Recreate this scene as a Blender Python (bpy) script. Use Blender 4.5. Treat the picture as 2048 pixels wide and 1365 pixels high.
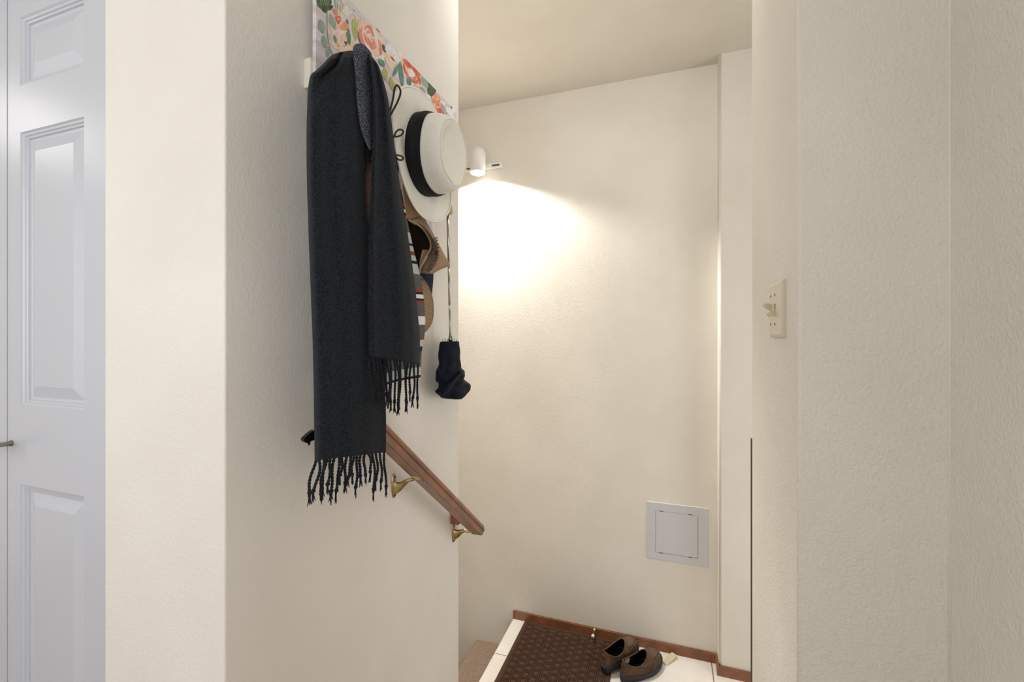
import bpy, bmesh, math, random
from mathutils import Vector, Matrix, noise as mnoise
random.seed(7)
PI = math.pi
for o in list(bpy.data.objects): bpy.data.objects.remove(o)
SC = bpy.context.scene
COL = SC.collection

# ---------------------------------------------------------------- camera
YAW = math.radians(19.35)
FPX, CX, HY = 900.0, 1024.0, 668.0
cam_d = bpy.data.cameras.new('camera'); cam = bpy.data.objects.new('camera', cam_d); COL.objects.link(cam)
cam.location = (0, 0, 0); cam.rotation_euler = (PI/2, 0, YAW)
cam_d.sensor_width = 36; cam_d.lens = FPX/2048*36; cam_d.shift_y = -14.5/2048
cam_d.clip_start = 0.01
SC.camera = cam

# ---------------------------------------------------------------- world, exposure
w = bpy.data.worlds.new('World'); SC.world = w; w.use_nodes = True
bg = w.node_tree.nodes['Background']; bg.inputs[0].default_value = (0.92, 0.96, 1.0, 1); bg.inputs[1].default_value = 1.0
SC.view_settings.view_transform = 'Standard'; SC.view_settings.look = 'None'
SC.view_settings.exposure = 0.09; SC.view_settings.gamma = 1.0; SC.view_settings.use_curve_mapping = False

# ---------------------------------------------------------------- dimensions (metres, camera at the origin)
ZUP, ZLAND, ZCEIL = -1.20, -1.95, 1.60       # upper floor, landing, ceiling
XL, YL0, YL1 = -0.72, 0.564, 1.47            # coat-rack wall
XR, YR0, YR1, XR2 = 0.21, 0.906, 1.385, 0.42 # light-switch wall
YF = 2.917                                    # far wall
YD = 0.62                                     # closet doors

def area_light(name, loc, rot, sx, sy, energy, color=(1, 1, 1)):
    d = bpy.data.lights.new(name, 'AREA'); d.shape = 'RECTANGLE'; d.size = sx; d.size_y = sy
    d.energy = energy; d.color = color
    o = bpy.data.objects.new(name, d); COL.objects.link(o); o.location = loc; o.rotation_euler = rot
    return o
# daylight through the windows of the hall behind the camera, and the glazed entry door beside the landing
area_light('window_daylight', (-1.3, -2.42, 0.35), (PI/2, 0, 0), 1.9, 1.4, 14.5, (0.93, 0.97, 1.03))
area_light('side_window_daylight', (-3.12, -1.65, 0.25), (PI/2, 0, -PI/2), 1.2, 1.3, 19, (0.94, 0.96, 1.0))
area_light('entry_daylight', (1.70, 2.15, -0.55), (PI/2, 0, PI/2), 0.6, 1.6, 10.5, (0.98, 1.0, 1.04))
# unseen fills added from the right, over stair and hall; then hall wall lamp
area_light('added_right_fill', (0.36, -1.0, 0.30), (PI/2, 0, PI/2), 1.0, 1.3, 24, (0.94, 0.97, 1.03))  # invented source on the right, added to brighten the coat-rack wall
area_light('stair_fill_light', (-0.25, 1.45, 1.48), (math.radians(48), 0, 0), 0.7, 0.35, 6.5, (1.0, 0.98, 0.96))  # added out of view and tilted to brighten the far wall
area_light('hall_fill_light', (-0.9, -0.7, 1.50), (0, 0, 0), 0.6, 0.6, 0.5, (1.0, 0.98, 0.95))  # faint overhead fill, added out of view
area_light('hall_wall_lamp', (-3.13, -0.17, 1.08), (PI/2, 0, -PI/2), 0.16, 0.30, 1.6, (1.0, 0.98, 0.95))

# ---------------------------------------------------------------- helpers
cY, sY = math.cos(YAW), math.sin(YAW)
def P(px, py, X):
    """point of the photograph that lies on the vertical plane x = X"""
    u = (px-CX)/FPX; v = (py-HY)/FPX
    t = X/(-sY+u*cY)
    return Vector((X, t*(cY+u*sY), -v*t))
def L(h):
    h = h.lstrip('#'); c = [int(h[i:i+2], 16)/255 for i in (0, 2, 4)]
    return tuple((x/12.92 if x <= .04045 else ((x+.055)/1.055)**2.4) for x in c)+(1,)
def mat(name, col, rough=0.6, col2=None, nscale=60, bump=0, bscale=200, bdist=0.001, metal=0, spec=0.5,
        emit=None, estr=0, sheen=0, bdetail=3, thr=(0.35, 0.65), coat=0, stretch=None):
    m = bpy.data.materials.new(name); m.use_nodes = True
    nt = m.node_tree; b = nt.nodes['Principled BSDF']; N = nt.nodes; K = nt.links
    c = L(col) if isinstance(col, str) else col
    b.inputs['Base Color'].default_value = c
    b.inputs['Roughness'].default_value = rough; b.inputs['Metallic'].default_value = metal
    b.inputs['Specular IOR Level'].default_value = spec
    if sheen: b.inputs['Sheen Weight'].default_value = sheen; b.inputs['Sheen Roughness'].default_value = 0.5
    if coat: b.inputs['Coat Weight'].default_value = coat; b.inputs['Coat Roughness'].default_value = 0.15
    tc = N.new('ShaderNodeTexCoord'); vec = tc.outputs['Object']
    if stretch:
        mp = N.new('ShaderNodeMapping'); mp.inputs['Scale'].default_value = stretch
        K.new(vec, mp.inputs['Vector']); vec = mp.outputs['Vector']
    if col2:
        n = N.new('ShaderNodeTexNoise'); n.inputs['Scale'].default_value = nscale; n.inputs['Detail'].default_value = 4
        K.new(vec, n.inputs['Vector'])
        r = N.new('ShaderNodeValToRGB'); r.color_ramp.elements[0].position = thr[0]; r.color_ramp.elements[1].position = thr[1]
        r.color_ramp.elements[0].color = c; r.color_ramp.elements[1].color = L(col2)
        K.new(n.outputs['Fac'], r.inputs['Fac']); K.new(r.outputs['Color'], b.inputs['Base Color'])
    if bump:
        n = N.new('ShaderNodeTexNoise'); n.inputs['Scale'].default_value = bscale; n.inputs['Detail'].default_value = bdetail
        K.new(vec, n.inputs['Vector'])
        bp = N.new('ShaderNodeBump'); bp.inputs['Strength'].default_value = bump; bp.inputs['Distance'].default_value = bdist
        K.new(n.outputs['Fac'], bp.inputs['Height']); K.new(bp.outputs['Normal'], b.inputs['Normal'])
    if emit: b.inputs['Emission Color'].default_value = L(emit); b.inputs['Emission Strength'].default_value = estr
    return m

def mesh_obj(name, bm, m, parent=None, smooth=False, mods=None):
    me = bpy.data.meshes.new(name); bm.normal_update(); bm.to_mesh(me); bm.free()
    o = bpy.data.objects.new(name, me); COL.objects.link(o)
    for mm in (m if isinstance(m, (list, tuple)) else [m]): me.materials.append(mm)
    if smooth:
        for p in me.polygons: p.use_smooth = True
    if parent: o.parent = parent; o.matrix_parent_inverse = parent.matrix_world.inverted()
    return o
def empty(name, loc, label, cat, group=None):
    o = bpy.data.objects.new(name, None); COL.objects.link(o); o.location = loc; o.empty_display_size = .05
    o['label'] = label; o['category'] = cat
    if group: o['group'] = group
    bpy.context.view_layer.update()
    return o
def tag(o, label, cat, group=None):
    o['label'] = label; o['category'] = cat
    if group: o['group'] = group
    return o
def struct(name, bm, m, label=None, cat=None, smooth=False):
    o = mesh_obj(name, bm, m, smooth=smooth); o['kind'] = 'structure'
    if label: o['label'] = label; o['category'] = cat
    return o
def box(bm, x0, x1, y0, y1, z0, z1, M=None, mi=0):
    vs = [bm.verts.new((x, y, z)) for x in (x0, x1) for y in (y0, y1) for z in (z0, z1)]
    if M:
        for v in vs: v.co = M @ v.co
    for f in ((0, 1, 3, 2), (4, 6, 7, 5), (0, 4, 5, 1), (2, 3, 7, 6), (0, 2, 6, 4), (1, 5, 7, 3)):
        fc = bm.faces.new([vs[i] for i in f]); fc.material_index = mi
    return vs
def bxo(name, b, m, parent=None, bev=0, seg=2):
    bm = bmesh.new(); box(bm, *b)
    bmesh.ops.recalc_face_normals(bm, faces=bm.faces)
    if bev: bmesh.ops.bevel(bm, geom=list(bm.edges), offset=bev, segments=seg, profile=.5, affect='EDGES')
    return mesh_obj(name, bm, m, parent)
def tube(bm, pts, rad, n=8, caps=True, mi=0, closed=False):
    pts = [Vector(p) for p in pts]; rings = []
    k = len(pts)
    up = Vector((0, 0, 1)); prev = None
    for i, p in enumerate(pts):
        if closed: d = (pts[(i+1) % k]-pts[i-1])
        else: d = (pts[min(i+1, k-1)]-pts[max(i-1, 0)])
        d.normalize()
        if prev is None:
            a = d.cross(up if abs(d.dot(up)) < .95 else Vector((1, 0, 0))).normalized()
        else:
            a = (prev-d*prev.dot(d)).normalized()
        prev = a; b = d.cross(a)
        r = rad[i] if isinstance(rad, (list, tuple)) else rad
        rings.append([bm.verts.new(p+(a*math.cos(2*PI*j/n)+b*math.sin(2*PI*j/n))*r) for j in range(n)])
    R = list(zip(rings, rings[1:]+([rings[0]] if closed else [])))
    if not closed: R = list(zip(rings, rings[1:]))
    for A, B in R:
        for j in range(n):
            f = bm.faces.new((A[j], A[(j+1) % n], B[(j+1) % n], B[j])); f.material_index = mi; f.smooth = True
    if caps and not closed:
        bm.faces.new(rings[0][::-1]).material_index = mi; bm.faces.new(rings[-1]).material_index = mi
    return rings
def spline(pts, n):
    """Catmull-Rom through tuples of any length"""
    pts = [tuple(p) for p in pts]; out = []
    k = len(pts)
    for i in range(n):
        t = i/(n-1)*(k-1); j = min(int(t), k-2); f = t-j
        p0, p1, p2, p3 = pts[max(j-1, 0)], pts[j], pts[j+1], pts[min(j+2, k-1)]
        out.append(tuple(.5*((2*b)+(-a+c)*f+(2*a-5*b+4*c-d)*f*f+(-a+3*b-3*c+d)*f**3) for a, b, c, d in zip(p0, p1, p2, p3)))
    return out
def loft(bm, rings, closed=True, cap0=False, cap1=False, mi=0, smooth=True):
    V = [[bm.verts.new(p) for p in r] for r in rings]
    n = len(V[0])
    for A, B in zip(V, V[1:]):
        for j in range(n if closed else n-1):
            f = bm.faces.new((A[j], A[(j+1) % n], B[(j+1) % n], B[j])); f.material_index = mi; f.smooth = smooth
    if cap0: bm.faces.new(V[0][::-1]).material_index = mi
    if cap1: bm.faces.new(V[-1]).material_index = mi
    return V
def sheet(bm, rows, ncol, X, nrow=None, thick=.004, mi=0, rowmat=None):
    """cloth: rows = (xl, yl, xr, yr) photo pixels of its two edges, X(c, r) its distance plane; closed with a back face"""
    if nrow: rows = spline(rows, nrow)
    V = []; Bk = []
    for i, (xl, yl, xr, yr) in enumerate(rows):
        r = i/(len(rows)-1); a = []; b = []
        for j in range(ncol):
            c = j/(ncol-1); p = P(xl+(xr-xl)*c, yl+(yr-yl)*c, X(c, r))
            a.append(bm.verts.new(p)); b.append(bm.verts.new(p+p.normalized()*thick))
        V.append(a); Bk.append(b)
    def q(a, b, c, d, m_): 
        f = bm.faces.new((a, b, c, d)); f.smooth = True; f.material_index = m_
    R = len(V)
    for i in range(R-1):
        m_ = rowmat(i) if rowmat else mi
        for j in range(ncol-1):
            q(V[i][j], V[i+1][j], V[i+1][j+1], V[i][j+1], m_)
            q(Bk[i][j], Bk[i][j+1], Bk[i+1][j+1], Bk[i+1][j], m_)
        q(V[i][0], Bk[i][0], Bk[i+1][0], V[i+1][0], m_)
        q(V[i][-1], V[i+1][-1], Bk[i+1][-1], Bk[i][-1], m_)
    for j in range(ncol-1):
        q(V[0][j], V[0][j+1], Bk[0][j+1], Bk[0][j], mi)
        q(V[-1][j], Bk[-1][j], Bk[-1][j+1], V[-1][j+1], mi)
    return V

# ---------------------------------------------------------------- materials
def wall_mat(name, col, bs=.5, bd=.0017, sc=1.0):
    m = mat(name, col, rough=.55, spec=.35)
    nt = m.node_tree; N = nt.nodes; K = nt.links; b = N['Principled BSDF']
    tc = N.new('ShaderNodeTexCoord')
    n1 = N.new('ShaderNodeTexNoise'); n1.inputs['Scale'].default_value = 190*sc; n1.inputs['Detail'].default_value = 2.5
    n2 = N.new('ShaderNodeTexNoise'); n2.inputs['Scale'].default_value = 62*sc; n2.inputs['Detail'].default_value = 2
    K.new(tc.outputs['Object'], n1.inputs['Vector']); K.new(tc.outputs['Object'], n2.inputs['Vector'])
    ad = N.new('ShaderNodeMath'); ad.operation = 'MULTIPLY_ADD'; ad.inputs[1].default_value = .7
    K.new(n2.outputs['Fac'], ad.inputs[0]); K.new(n1.outputs['Fac'], ad.inputs[2])
    bp = N.new('ShaderNodeBump'); bp.inputs['Strength'].default_value = bs; bp.inputs['Distance'].default_value = bd
    n3 = N.new('ShaderNodeTexNoise'); n3.inputs['Scale'].default_value = 2.6; n3.inputs['Detail'].default_value = 5; K.new(tc.outputs['Object'], n3.inputs['Vector'])
    r3 = N.new('ShaderNodeValToRGB'); r3.color_ramp.elements[0].position = .3; r3.color_ramp.elements[1].position = .62
    c0 = L(col); r3.color_ramp.elements[0].color = (c0[0]*.93, c0[1]*.925, c0[2]*.91, 1); r3.color_ramp.elements[1].color = c0
    K.new(n3.outputs['Fac'], r3.inputs['Fac']); K.new(r3.outputs['Color'], b.inputs['Base Color'])
    K.new(ad.outputs[0], bp.inputs['Height']); K.new(bp.outputs['Normal'], b.inputs['Normal'])
    return m
M_WALL = wall_mat('cream wall paint', '#e9e4db')
M_WALL2 = wall_mat('cream wall paint, heavier texture', '#e9e4db', .75, .0028, .9)
M_CEIL = wall_mat('ceiling paint', '#e2dccf')
M_DOOR = mat('white door paint', '#c6c9d0', rough=.28, spec=.5, bump=.05, bscale=300, bdist=.0005)
M_WOOD = mat('brown stained wood', '#8f5d3e', rough=.4, col2='#7a4b30', nscale=14, stretch=(1, 1, 1), coat=.25)
M_RAIL = mat('handrail wood', '#915f40', rough=.42, col2='#744a30', nscale=30, stretch=(3, .5, .5), coat=.25)
M_TILE = mat('white floor tile', '#eee8e2', rough=.22, col2='#e6dfd8', nscale=6, coat=.2)
M_GROUT = mat('dark grout', '#3a342f', rough=.9)
M_CARPET = mat('speckled pink brown carpet', '#bda893', rough=1, col2='#7f6858', nscale=330, bump=1, bscale=260, bdist=.006, thr=(.42, .58))
M_MAT = mat('dark brown mat fibre', '#573c2a', rough=1, col2='#412b1f', nscale=500, bump=.8, bscale=700, bdist=.002)
M_BRASS = mat('antique brass', '#c9b78a', rough=.32, col2='#a08c60', nscale=60, metal=1)
M_NICKEL = mat('satin nickel', '#9b9890', rough=.25, metal=1)
M_WHITE = mat('white enamel', '#ecebea', rough=.3)
M_PANEL = mat('grey white plastic', '#cfd0d4', rough=.4)
M_DARK = mat('dark slot', '#4a4540', rough=.8)
M_IVORY = mat('ivory plastic', '#d9cfba', rough=.35)
M_TOGGLE = mat('ivory toggle', '#cbbf9b', rough=.35)
M_BLACK = mat('black cord', '#17130f', rough=.6, bump=.3, bscale=600)
M_SCARF = mat('charcoal wool', '#121419', rough=1, col2='#2d3339', nscale=420, bump=.3, bscale=800, bdist=.001, sheen=.05, spec=.1, thr=(.36, .66))
M_TWEED = mat('salt and pepper wool', '#2a2d35', rough=1, col2='#7e8490', nscale=480, bump=.7, bscale=800, bdist=.001, spec=.15, thr=(.46, .66))
M_NAVY = mat('navy nylon', '#0b101b', rough=.75, col2='#111827', nscale=40, bump=.3, bscale=90, bdist=.002, spec=.15)
M_NAVYCOT = mat('navy cotton', '#1b2438', rough=.9, spec=.2)
M_STRAW = mat('off white hat weave', '#f5f2e8', rough=.75, col2='#ece8dc', nscale=300, bump=.35, bscale=700, bdist=.0008, spec=.3)
M_BAND = mat('black hat band', '#0e0e11', rough=.7, spec=.3, bump=.3, bscale=400, bdist=.001)
M_TAN = mat('tan cotton', '#a88f75', rough=.95, col2='#937b62', nscale=240, bump=.4, bscale=500, bdist=.001, spec=.15)
M_TAN2 = mat('light tan cotton edge', '#b99d7c', rough=.95, bump=.4, bscale=500, bdist=.001, spec=.15)
M_LEATH = mat('brown leather strap', '#8a5f33', rough=.5)
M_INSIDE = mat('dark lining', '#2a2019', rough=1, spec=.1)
M_INK = mat('dark brown print', '#33271e', rough=.9)
def ribbed(name, a, b_, scale, axis):
    m = mat(name, a, rough=.95, spec=.15); nt = m.node_tree; N = nt.nodes; K = nt.links; b = N['Principled BSDF']
    tc = N.new('ShaderNodeTexCoord'); wv = N.new('ShaderNodeTexWave'); wv.bands_direction = axis
    wv.inputs['Scale'].default_value = scale; wv.inputs['Distortion'].default_value = .4; wv.inputs['Detail Scale'].default_value = 3
    K.new(tc.outputs['Object'], wv.inputs['Vector'])
    r = N.new('ShaderNodeValToRGB'); r.color_ramp.elements[0].color = L(b_); r.color_ramp.elements[1].color = L(a)
    r.color_ramp.elements[0].position = .05; r.color_ramp.elements[1].position = .4
    K.new(wv.outputs['Fac'], r.inputs['Fac']); K.new(r.outputs['Color'], b.inputs['Base Color'])
    bp = N.new('ShaderNodeBump'); bp.inputs['Strength'].default_value = .4; bp.inputs['Distance'].default_value = .001
    K.new(wv.outputs['Fac'], bp.inputs['Height']); K.new(bp.outputs['Normal'], b.inputs['Normal'])
    return m
M_TANRIB = ribbed('tan ribbed cotton', '#b8936f', '#94714f', 75, 'Z')
M_BILL = ribbed('tan stitched bill', '#9c8769', '#75624a', 75, 'Z')

# ================================================================ SETTING
def wallbox(name, b, bev_edges=None, m=None):
    bm = bmesh.new(); box(bm, *b); bmesh.ops.recalc_face_normals(bm, faces=bm.faces)
    if bev_edges:
        es = []
        for (x, y, r) in bev_edges:
            e = [e for e in bm.edges if all(abs(v.co.x-x) < 1e-4 and abs(v.co.y-y) < 1e-4 for v in e.verts)]
            res = bmesh.ops.bevel(bm, geom=e, offset=r, segments=8, profile=.5, affect='EDGES')
            for f in res['faces']: f.smooth = True
    return struct(name, bm, m or M_WALL)
bm = bmesh.new()
fp = [(XL, YL0), (XL, YL1), (XL-.12, YL1), (XL-.12, YL0+.12), (-1.036, YL0+.12), (-1.036, YL0)]
loft(bm, [[(x, y, -3.2) for x, y in fp], [(x, y, ZCEIL) for x, y in fp]], cap0=True, cap1=True, smooth=False)
bmesh.ops.recalc_face_normals(bm, faces=bm.faces)
e = [e for e in bm.edges if abs(e.verts[0].co.z-e.verts[1].co.z) > 1 and abs(e.verts[0].co.x-XL) < 1e-4]
bmesh.ops.bevel(bm, geom=e, offset=.004, segments=4, profile=.5, affect='EDGES')
struct('wall_left', bm, M_WALL)
wallbox('wall_header', (-2.62, -1.036, YL0, YL0+.12, 0.84, ZCEIL))
wallbox('wall_closet_side', (-3.2, -2.62, YL0, YL0+.12, ZUP-.2, ZCEIL))
wallbox('wall_closet_back', (-3.2, XL-.121, YL1-.12, YL1, -3.2, ZCEIL))
wallbox('wall_far', (-3.2, .265, YF, YF+.12, -3.2, ZCEIL))
wallbox('wall_far_jog', (.265, 1.8, YF-.097, YF+.12, ZLAND, ZCEIL), [(.265, YF-.097, .012)])
wallbox('wall_right', (XR, 1.8, YR0, YR1, ZLAND, ZCEIL), [(XR, YR1, .022), (XR, YR0, .006)], m=M_WALL2)
wallbox('wall_right_near', (XR2, .54, -2.5, YR0-.001, ZUP-.2, ZCEIL), m=M_WALL2)
wallbox('wall_entry', (1.8, 1.92, YR0, YF+.12, ZLAND, ZCEIL))
wallbox('wall_stair_end', (-3.32, -3.2, -2.5, YF+.12, -3.2, ZCEIL))
wallbox('wall_back', (-3.32, .54, -2.62, -2.5, ZUP-.2, ZCEIL))
wallbox('ceiling', (-3.32, 1.92, -2.62, YF+.12, ZCEIL, ZCEIL+.1), m=M_CEIL)

bm = bmesh.new()
for x0, x1, y0, y1, z in ((-3.2, XL-.12, -2.5, YL1-.12, ZUP), (XL-.12, XR2, -2.5, 1.02, ZUP)):
    if x0 < -3: y1 = YL0+.9
    box(bm, x0, x1, y0, min(y1, YL1-.12), z-.18, z)
struct('floor', bm, M_CARPET)
# stairs from the hall down to the landing, carpeted
bm = bmesh.new()
for k in range(1, 4):
    box(bm, XL, XR, 1.02+(k-1)*.25-(.0 if k == 1 else .02), 1.02+k*.25, ZLAND, ZUP-k*.1875)
struct('floor_stair_up', bm, M_CARPET)
# landing: tiles with dark grout
bm = bmesh.new(); box(bm, -1.008, 1.8, YL1, YF, ZLAND-.16, ZLAND-.004)
struct('floor_landing_base', bm, M_GROUT)
bm = bmesh.new(); g = .0022; TP = .415
xs = [-1.013+TP*i for i in range(8)]; ys = [2.557-TP*3, 2.557-TP*2, 2.557-TP, 2.557, YF]
for i in range(7):
    for j in range(4):
        x0, x1, y0, y1 = xs[i]+g, min(xs[i+1]-g, 1.8), max(ys[j]+g, YL1), ys[j+1]-(g if j < 3 else 0)
        if x1 <= x0 or y1 <= y0: continue
        v = box(bm, x0, x1, y0, y1, ZLAND-.012, ZLAND)
bmesh.ops.recalc_face_normals(bm, faces=bm.faces)
bmesh.ops.bevel(bm, geom=list(bm.edges), offset=.0012, segments=2, affect='EDGES')
struct('floor_landing', bm, M_TILE)
# carpeted flight down to the lower level
bm = bmesh.new()
for k in range(1, 7):
    x1 = -1.014-(k-1)*.28; x0 = -1.014-k*.28-.01; z = ZLAND-k*.2-.01
    prof = []
    r = .035
    for a in range(7):
        t = PI/2+a/6*PI/2
        prof.append((x0+r+math.cos(t)*r, z-r+math.sin(t)*r))
    prof = [(x1, z-.26), (x1, z)]+prof+[(x0, z-.26)]
    v0 = [bm.verts.new((x, YL1, zz)) for x, zz in prof]; v1 = [bm.verts.new((x, YF, zz)) for x, zz in prof]
    n = len(prof)
    for i in range(n): bm.faces.new((v0[i], v0[(i+1) % n], v1[(i+1) % n], v1[i]))
    bm.faces.new(v0); bm.faces.new(v1[::-1])
bmesh.ops.recalc_face_normals(bm, faces=bm.faces)
struct('floor_stair_down', bm, M_CARPET)
# baseboards
def base(name, b):
    bm = bmesh.new(); box(bm, *b); bmesh.ops.recalc_face_normals(bm, faces=bm.faces)
    e = [e for e in bm.edges if all(abs(v.co.z-b[5]) < 1e-5 for v in e.verts)]
    bmesh.ops.bevel(bm, geom=e, offset=.005, segments=3, affect='EDGES')
    return struct(name, bm, M_WOOD)
base('baseboard_far', (-1.013, .263, YF-.012, YF, ZLAND, ZLAND+.058))
base('baseboard_jog_side', (.253, .265, YF-.109, YF-.0125, ZLAND, ZLAND+.058))
base('baseboard_jog', (.2655, 1.8, YF-.109, YF-.097, ZLAND, ZLAND+.058))
base('baseboard_right', (XR+.03, 1.8, YR1, YR1+.012, ZLAND, ZLAND+.058))

# windows behind the camera (they carry the daylight; the right-hand one is invented)
M_GLASS = mat('daylit window glass', '#ffffff', rough=.1, emit='#eef4ff', estr=2.0)
def window(name, b, ax):
    x0, x1, y0, y1, z0, z1 = b
    bm = bmesh.new(); box(bm, *b)
    if ax == 'y': box(bm, (x0+x1)/2-.02, (x0+x1)/2+.02, y0-.01, y1+.01, z0, z1)
    else: box(bm, x0-.01, x1+.01, (y0+y1)/2-.02, (y0+y1)/2+.02, z0, z1)
    return struct(name, bm, M_WHITE)
window('window_1', (-2.3, -.3, -2.5, -2.47, -.4, 1.1), 'y')
window('window_2', (-3.2, -3.17, -2.3, -1.0, -.45, .95), 'x')
window('added_window_right', (.39, .42, -1.55, -.45, -.4, 1.0), 'x')  # made-up window that goes with the added right-hand fill
window('window_3', (1.77, 1.8, 1.8, 2.5, -1.4, .3), 'x')

# closet doors (moulded panels)
def door_leaf(name, x0, x1, panels):
    z0, z1 = ZUP+.012, .832
    bm = bmesh.new()
    prof = [(0, 0), (.003, .0035), (.0075, .0045), (.009, .0075), (.013, .0085), (.0145, .0125), (.021, .0135), (.048, .005), (.0485, .005)]
    cutsx = [x0]; 
    # front face around the panels: build as strips
    px0, px1 = panels[0][0], panels[0][1]
    zs = sorted([z0, z1]+[z for p in panels for z in p[2:4]])
    def quad(a, b, c, d):
        f = bm.faces.new([bm.verts.new(v) for v in (a, b, c, d)])
    yf = YD
    quad((x0, yf, z0), (px0, yf, z0), (px0, yf, z1), (x0, yf, z1))
    quad((px1, yf, z0), (x1, yf, z0), (x1, yf, z1), (px1, yf, z1))
    for a, b in zip(zs[::2], zs[1::2]):
        quad((px0, yf, a), (px1, yf, a), (px1, yf, b), (px0, yf, b))
    for (a, b, c, d) in panels:
        rings = []
        for ins, dep in prof:
            rings.append([(a+ins, yf+dep, c+ins), (b-ins, yf+dep, c+ins), (b-ins, yf+dep, d-ins), (a+ins, yf+dep, d-ins)])
        loft(bm, rings, smooth=False, cap1=True)
    quad((x0, yf, z0), (x0, yf, z1), (x0, yf+.035, z1), (x0, yf+.035, z0))
    quad((x1, yf, z0), (x1, yf+.035, z0), (x1, yf+.035, z1), (x1, yf, z1))
    quad((x0, yf+.035, z0), (x0, yf+.035, z1), (x1, yf+.035, z1), (x1, yf+.035, z0))
    quad((x0, yf, z1), (x1, yf, z1), (x1, yf+.035, z1), (x0, yf+.035, z1))
    bmesh.ops.remove_doubles(bm, verts=bm.verts, dist=1e-5)
    bmesh.ops.recalc_face_normals(bm, faces=bm.faces)
    return struct(name, bm, M_DOOR)
pz = [(-1.08, -.357), (-.171, .477), (.588, .75)]
d1 = door_leaf('door_1', -1.504, -1.112, [(-1.453, -1.212, a, b) for a, b in pz])
d2 = door_leaf('door_2', -1.900, -1.5085, [(-1.80, -1.56, a, b) for a, b in pz])
d3 = door_leaf('door_3', -2.296, -1.9045, [(-2.20, -1.96, a, b) for a, b in pz])
d4 = door_leaf('door_4', -2.615, -2.3005, [(-2.57, -2.36, a, b) for a, b in pz])
# knob of the first leaf
bm = bmesh.new(); kz = -.262; kx = -1.487
def lathe(bm, prof, M, n=24, mi=0):
    rings = [[M @ Vector((r*math.cos(2*PI*j/n), r*math.sin(2*PI*j/n), h)) for j in range(n)] for h, r in prof]
    loft(bm, rings, cap0=True, cap1=True, mi=mi)
Mk = Matrix.Translation((kx, YD, kz)) @ Matrix.Rotation(PI/2, 4, 'X')
lathe(bm, [(0, .007), (.003, .007), (.005, .0055), (.028, .0055), (.036, .012), (.044, .017), (.052, .016), (.058, .009), (.059, .001)], Mk)
bmesh.ops.recalc_face_normals(bm, faces=bm.faces)
mesh_obj('door_knob', bm, M_NICKEL, d1, smooth=True)
bm = bmesh.new(); tube(bm, [(XR2-.0005, YR0-.0005, ZUP), (XR2-.0005, YR0-.0005, ZCEIL)], .0022, 8)
struct('trim_2', bm, M_WALL)
# narrow dark strip against the back corner of the switch wall
struct_strip = bxo('dark_corner_strip', (XR-.0004, XR+.004, YR1-.0015, YR1+.004, ZLAND, -.288), mat('brown grey strip', '#5f564c', rough=.9)); struct_strip['kind'] = 'structure'

# ================================================================ ACCESS PANEL
t = empty('access_panel', (.04, YF, -1.215), 'square grey-white plastic access panel low on the far wall', 'access panel')
x0, x1, z0, z1 = -.135, .217, -1.392, -1.040
bm = bmesh.new()
ix0, ix1, iz0, iz1 = x0+.05, x1-.058, z0+.045, z1-.05
rings = []
for ins, dep in ((0, 0), (0, .004), (.002, .006)):
    rings.append([(x0+ins, YF-dep, z0+ins), (x1-ins, YF-dep, z0+ins), (x1-ins, YF-dep, z1-ins), (x0+ins, YF-dep, z1-ins)])
rings.append([(ix0, YF-.006, iz0), (ix1, YF-.006, iz0), (ix1, YF-.006, iz1), (ix0, YF-.006, iz1)])
rings.append([(ix0, YF-.001, iz0), (ix1, YF-.001, iz0), (ix1, YF-.001, iz1), (ix0, YF-.001, iz1)])
loft(bm, rings, smooth=False); bmesh.ops.recalc_face_normals(bm, faces=bm.faces)
mesh_obj('frame', bm, M_PANEL, t)
dr = bxo('panel_door', (ix0+.0018, ix1-.0028, YF-.0065, YF-.001, iz0+.0018, iz1-.0018), M_PANEL, t, bev=.0012)
for xx in (ix0+.035, ix1-.045):
    for zz in (iz0, iz1):
        bxo('latch_slot', (xx-.011, xx+.011, YF-.0073, YF-.004, zz-.0018, zz+.0018), M_DARK, dr)

# ================================================================ LIGHT SWITCH
t = empty('light_switch', (XR, 1.0515, .05), 'ivory double light switch plate on the narrow right wall', 'light switch')
bm = bmesh.new(); y0, y1, z0, z1 = .989, 1.112, -.007, .106
rings = [[(XR-d, y0+i, z0+i), (XR-d, y1-i, z0+i), (XR-d, y1-i, z1-i), (XR-d, y0+i, z1-i)] for i, d in ((0, 0), (0, .0035), (.0015, .0052), (.006, .0068), (.0065, .0068))]
loft(bm, rings, smooth=False, cap1=True); bmesh.ops.recalc_face_normals(bm, faces=bm.faces)
mesh_obj('switch_plate', bm, M_IVORY, t)
for k, (yy, up) in enumerate(((1.0915, 1), (1.050, -1))):
    sl = bxo('slot', (XR-.0073, XR-.004, yy-.0022, yy+.0022, .05-.0115, .05+.0115), M_DARK, t)
    bm = bmesh.new()
    M = Matrix.Translation((XR-.004, yy, .05+up*.005)) @ Matrix.Rotation(up*math.radians(24), 4, 'Y')
    sec = lambda x, hy, hz: [M @ Vector(p) for p in ((x, -hy, -hz), (x, hy, -hz), (x, hy, hz), (x, -hy, hz))]
    loft(bm, [sec(0, .003, .0065), sec(-.010, .0027, .0055), sec(-.017, .0022, .004), sec(-.018, .0016, .003)], smooth=False, cap0=True, cap1=True)
    bmesh.ops.recalc_face_normals(bm, faces=bm.faces)
    mesh_obj('toggle', bm, M_TOGGLE, t)
    for zz in (.05-.030, .05+.030):
        bm = bmesh.new(); lathe(bm, [(0, .0026), (.0008, .0024), (.0012, .001)], Matrix.Translation((XR-.0066, yy, zz)) @ Matrix.Rotation(-PI/2, 4, 'Y'), 12)
        mesh_obj('screw', bm, M_DARK, t)

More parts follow.
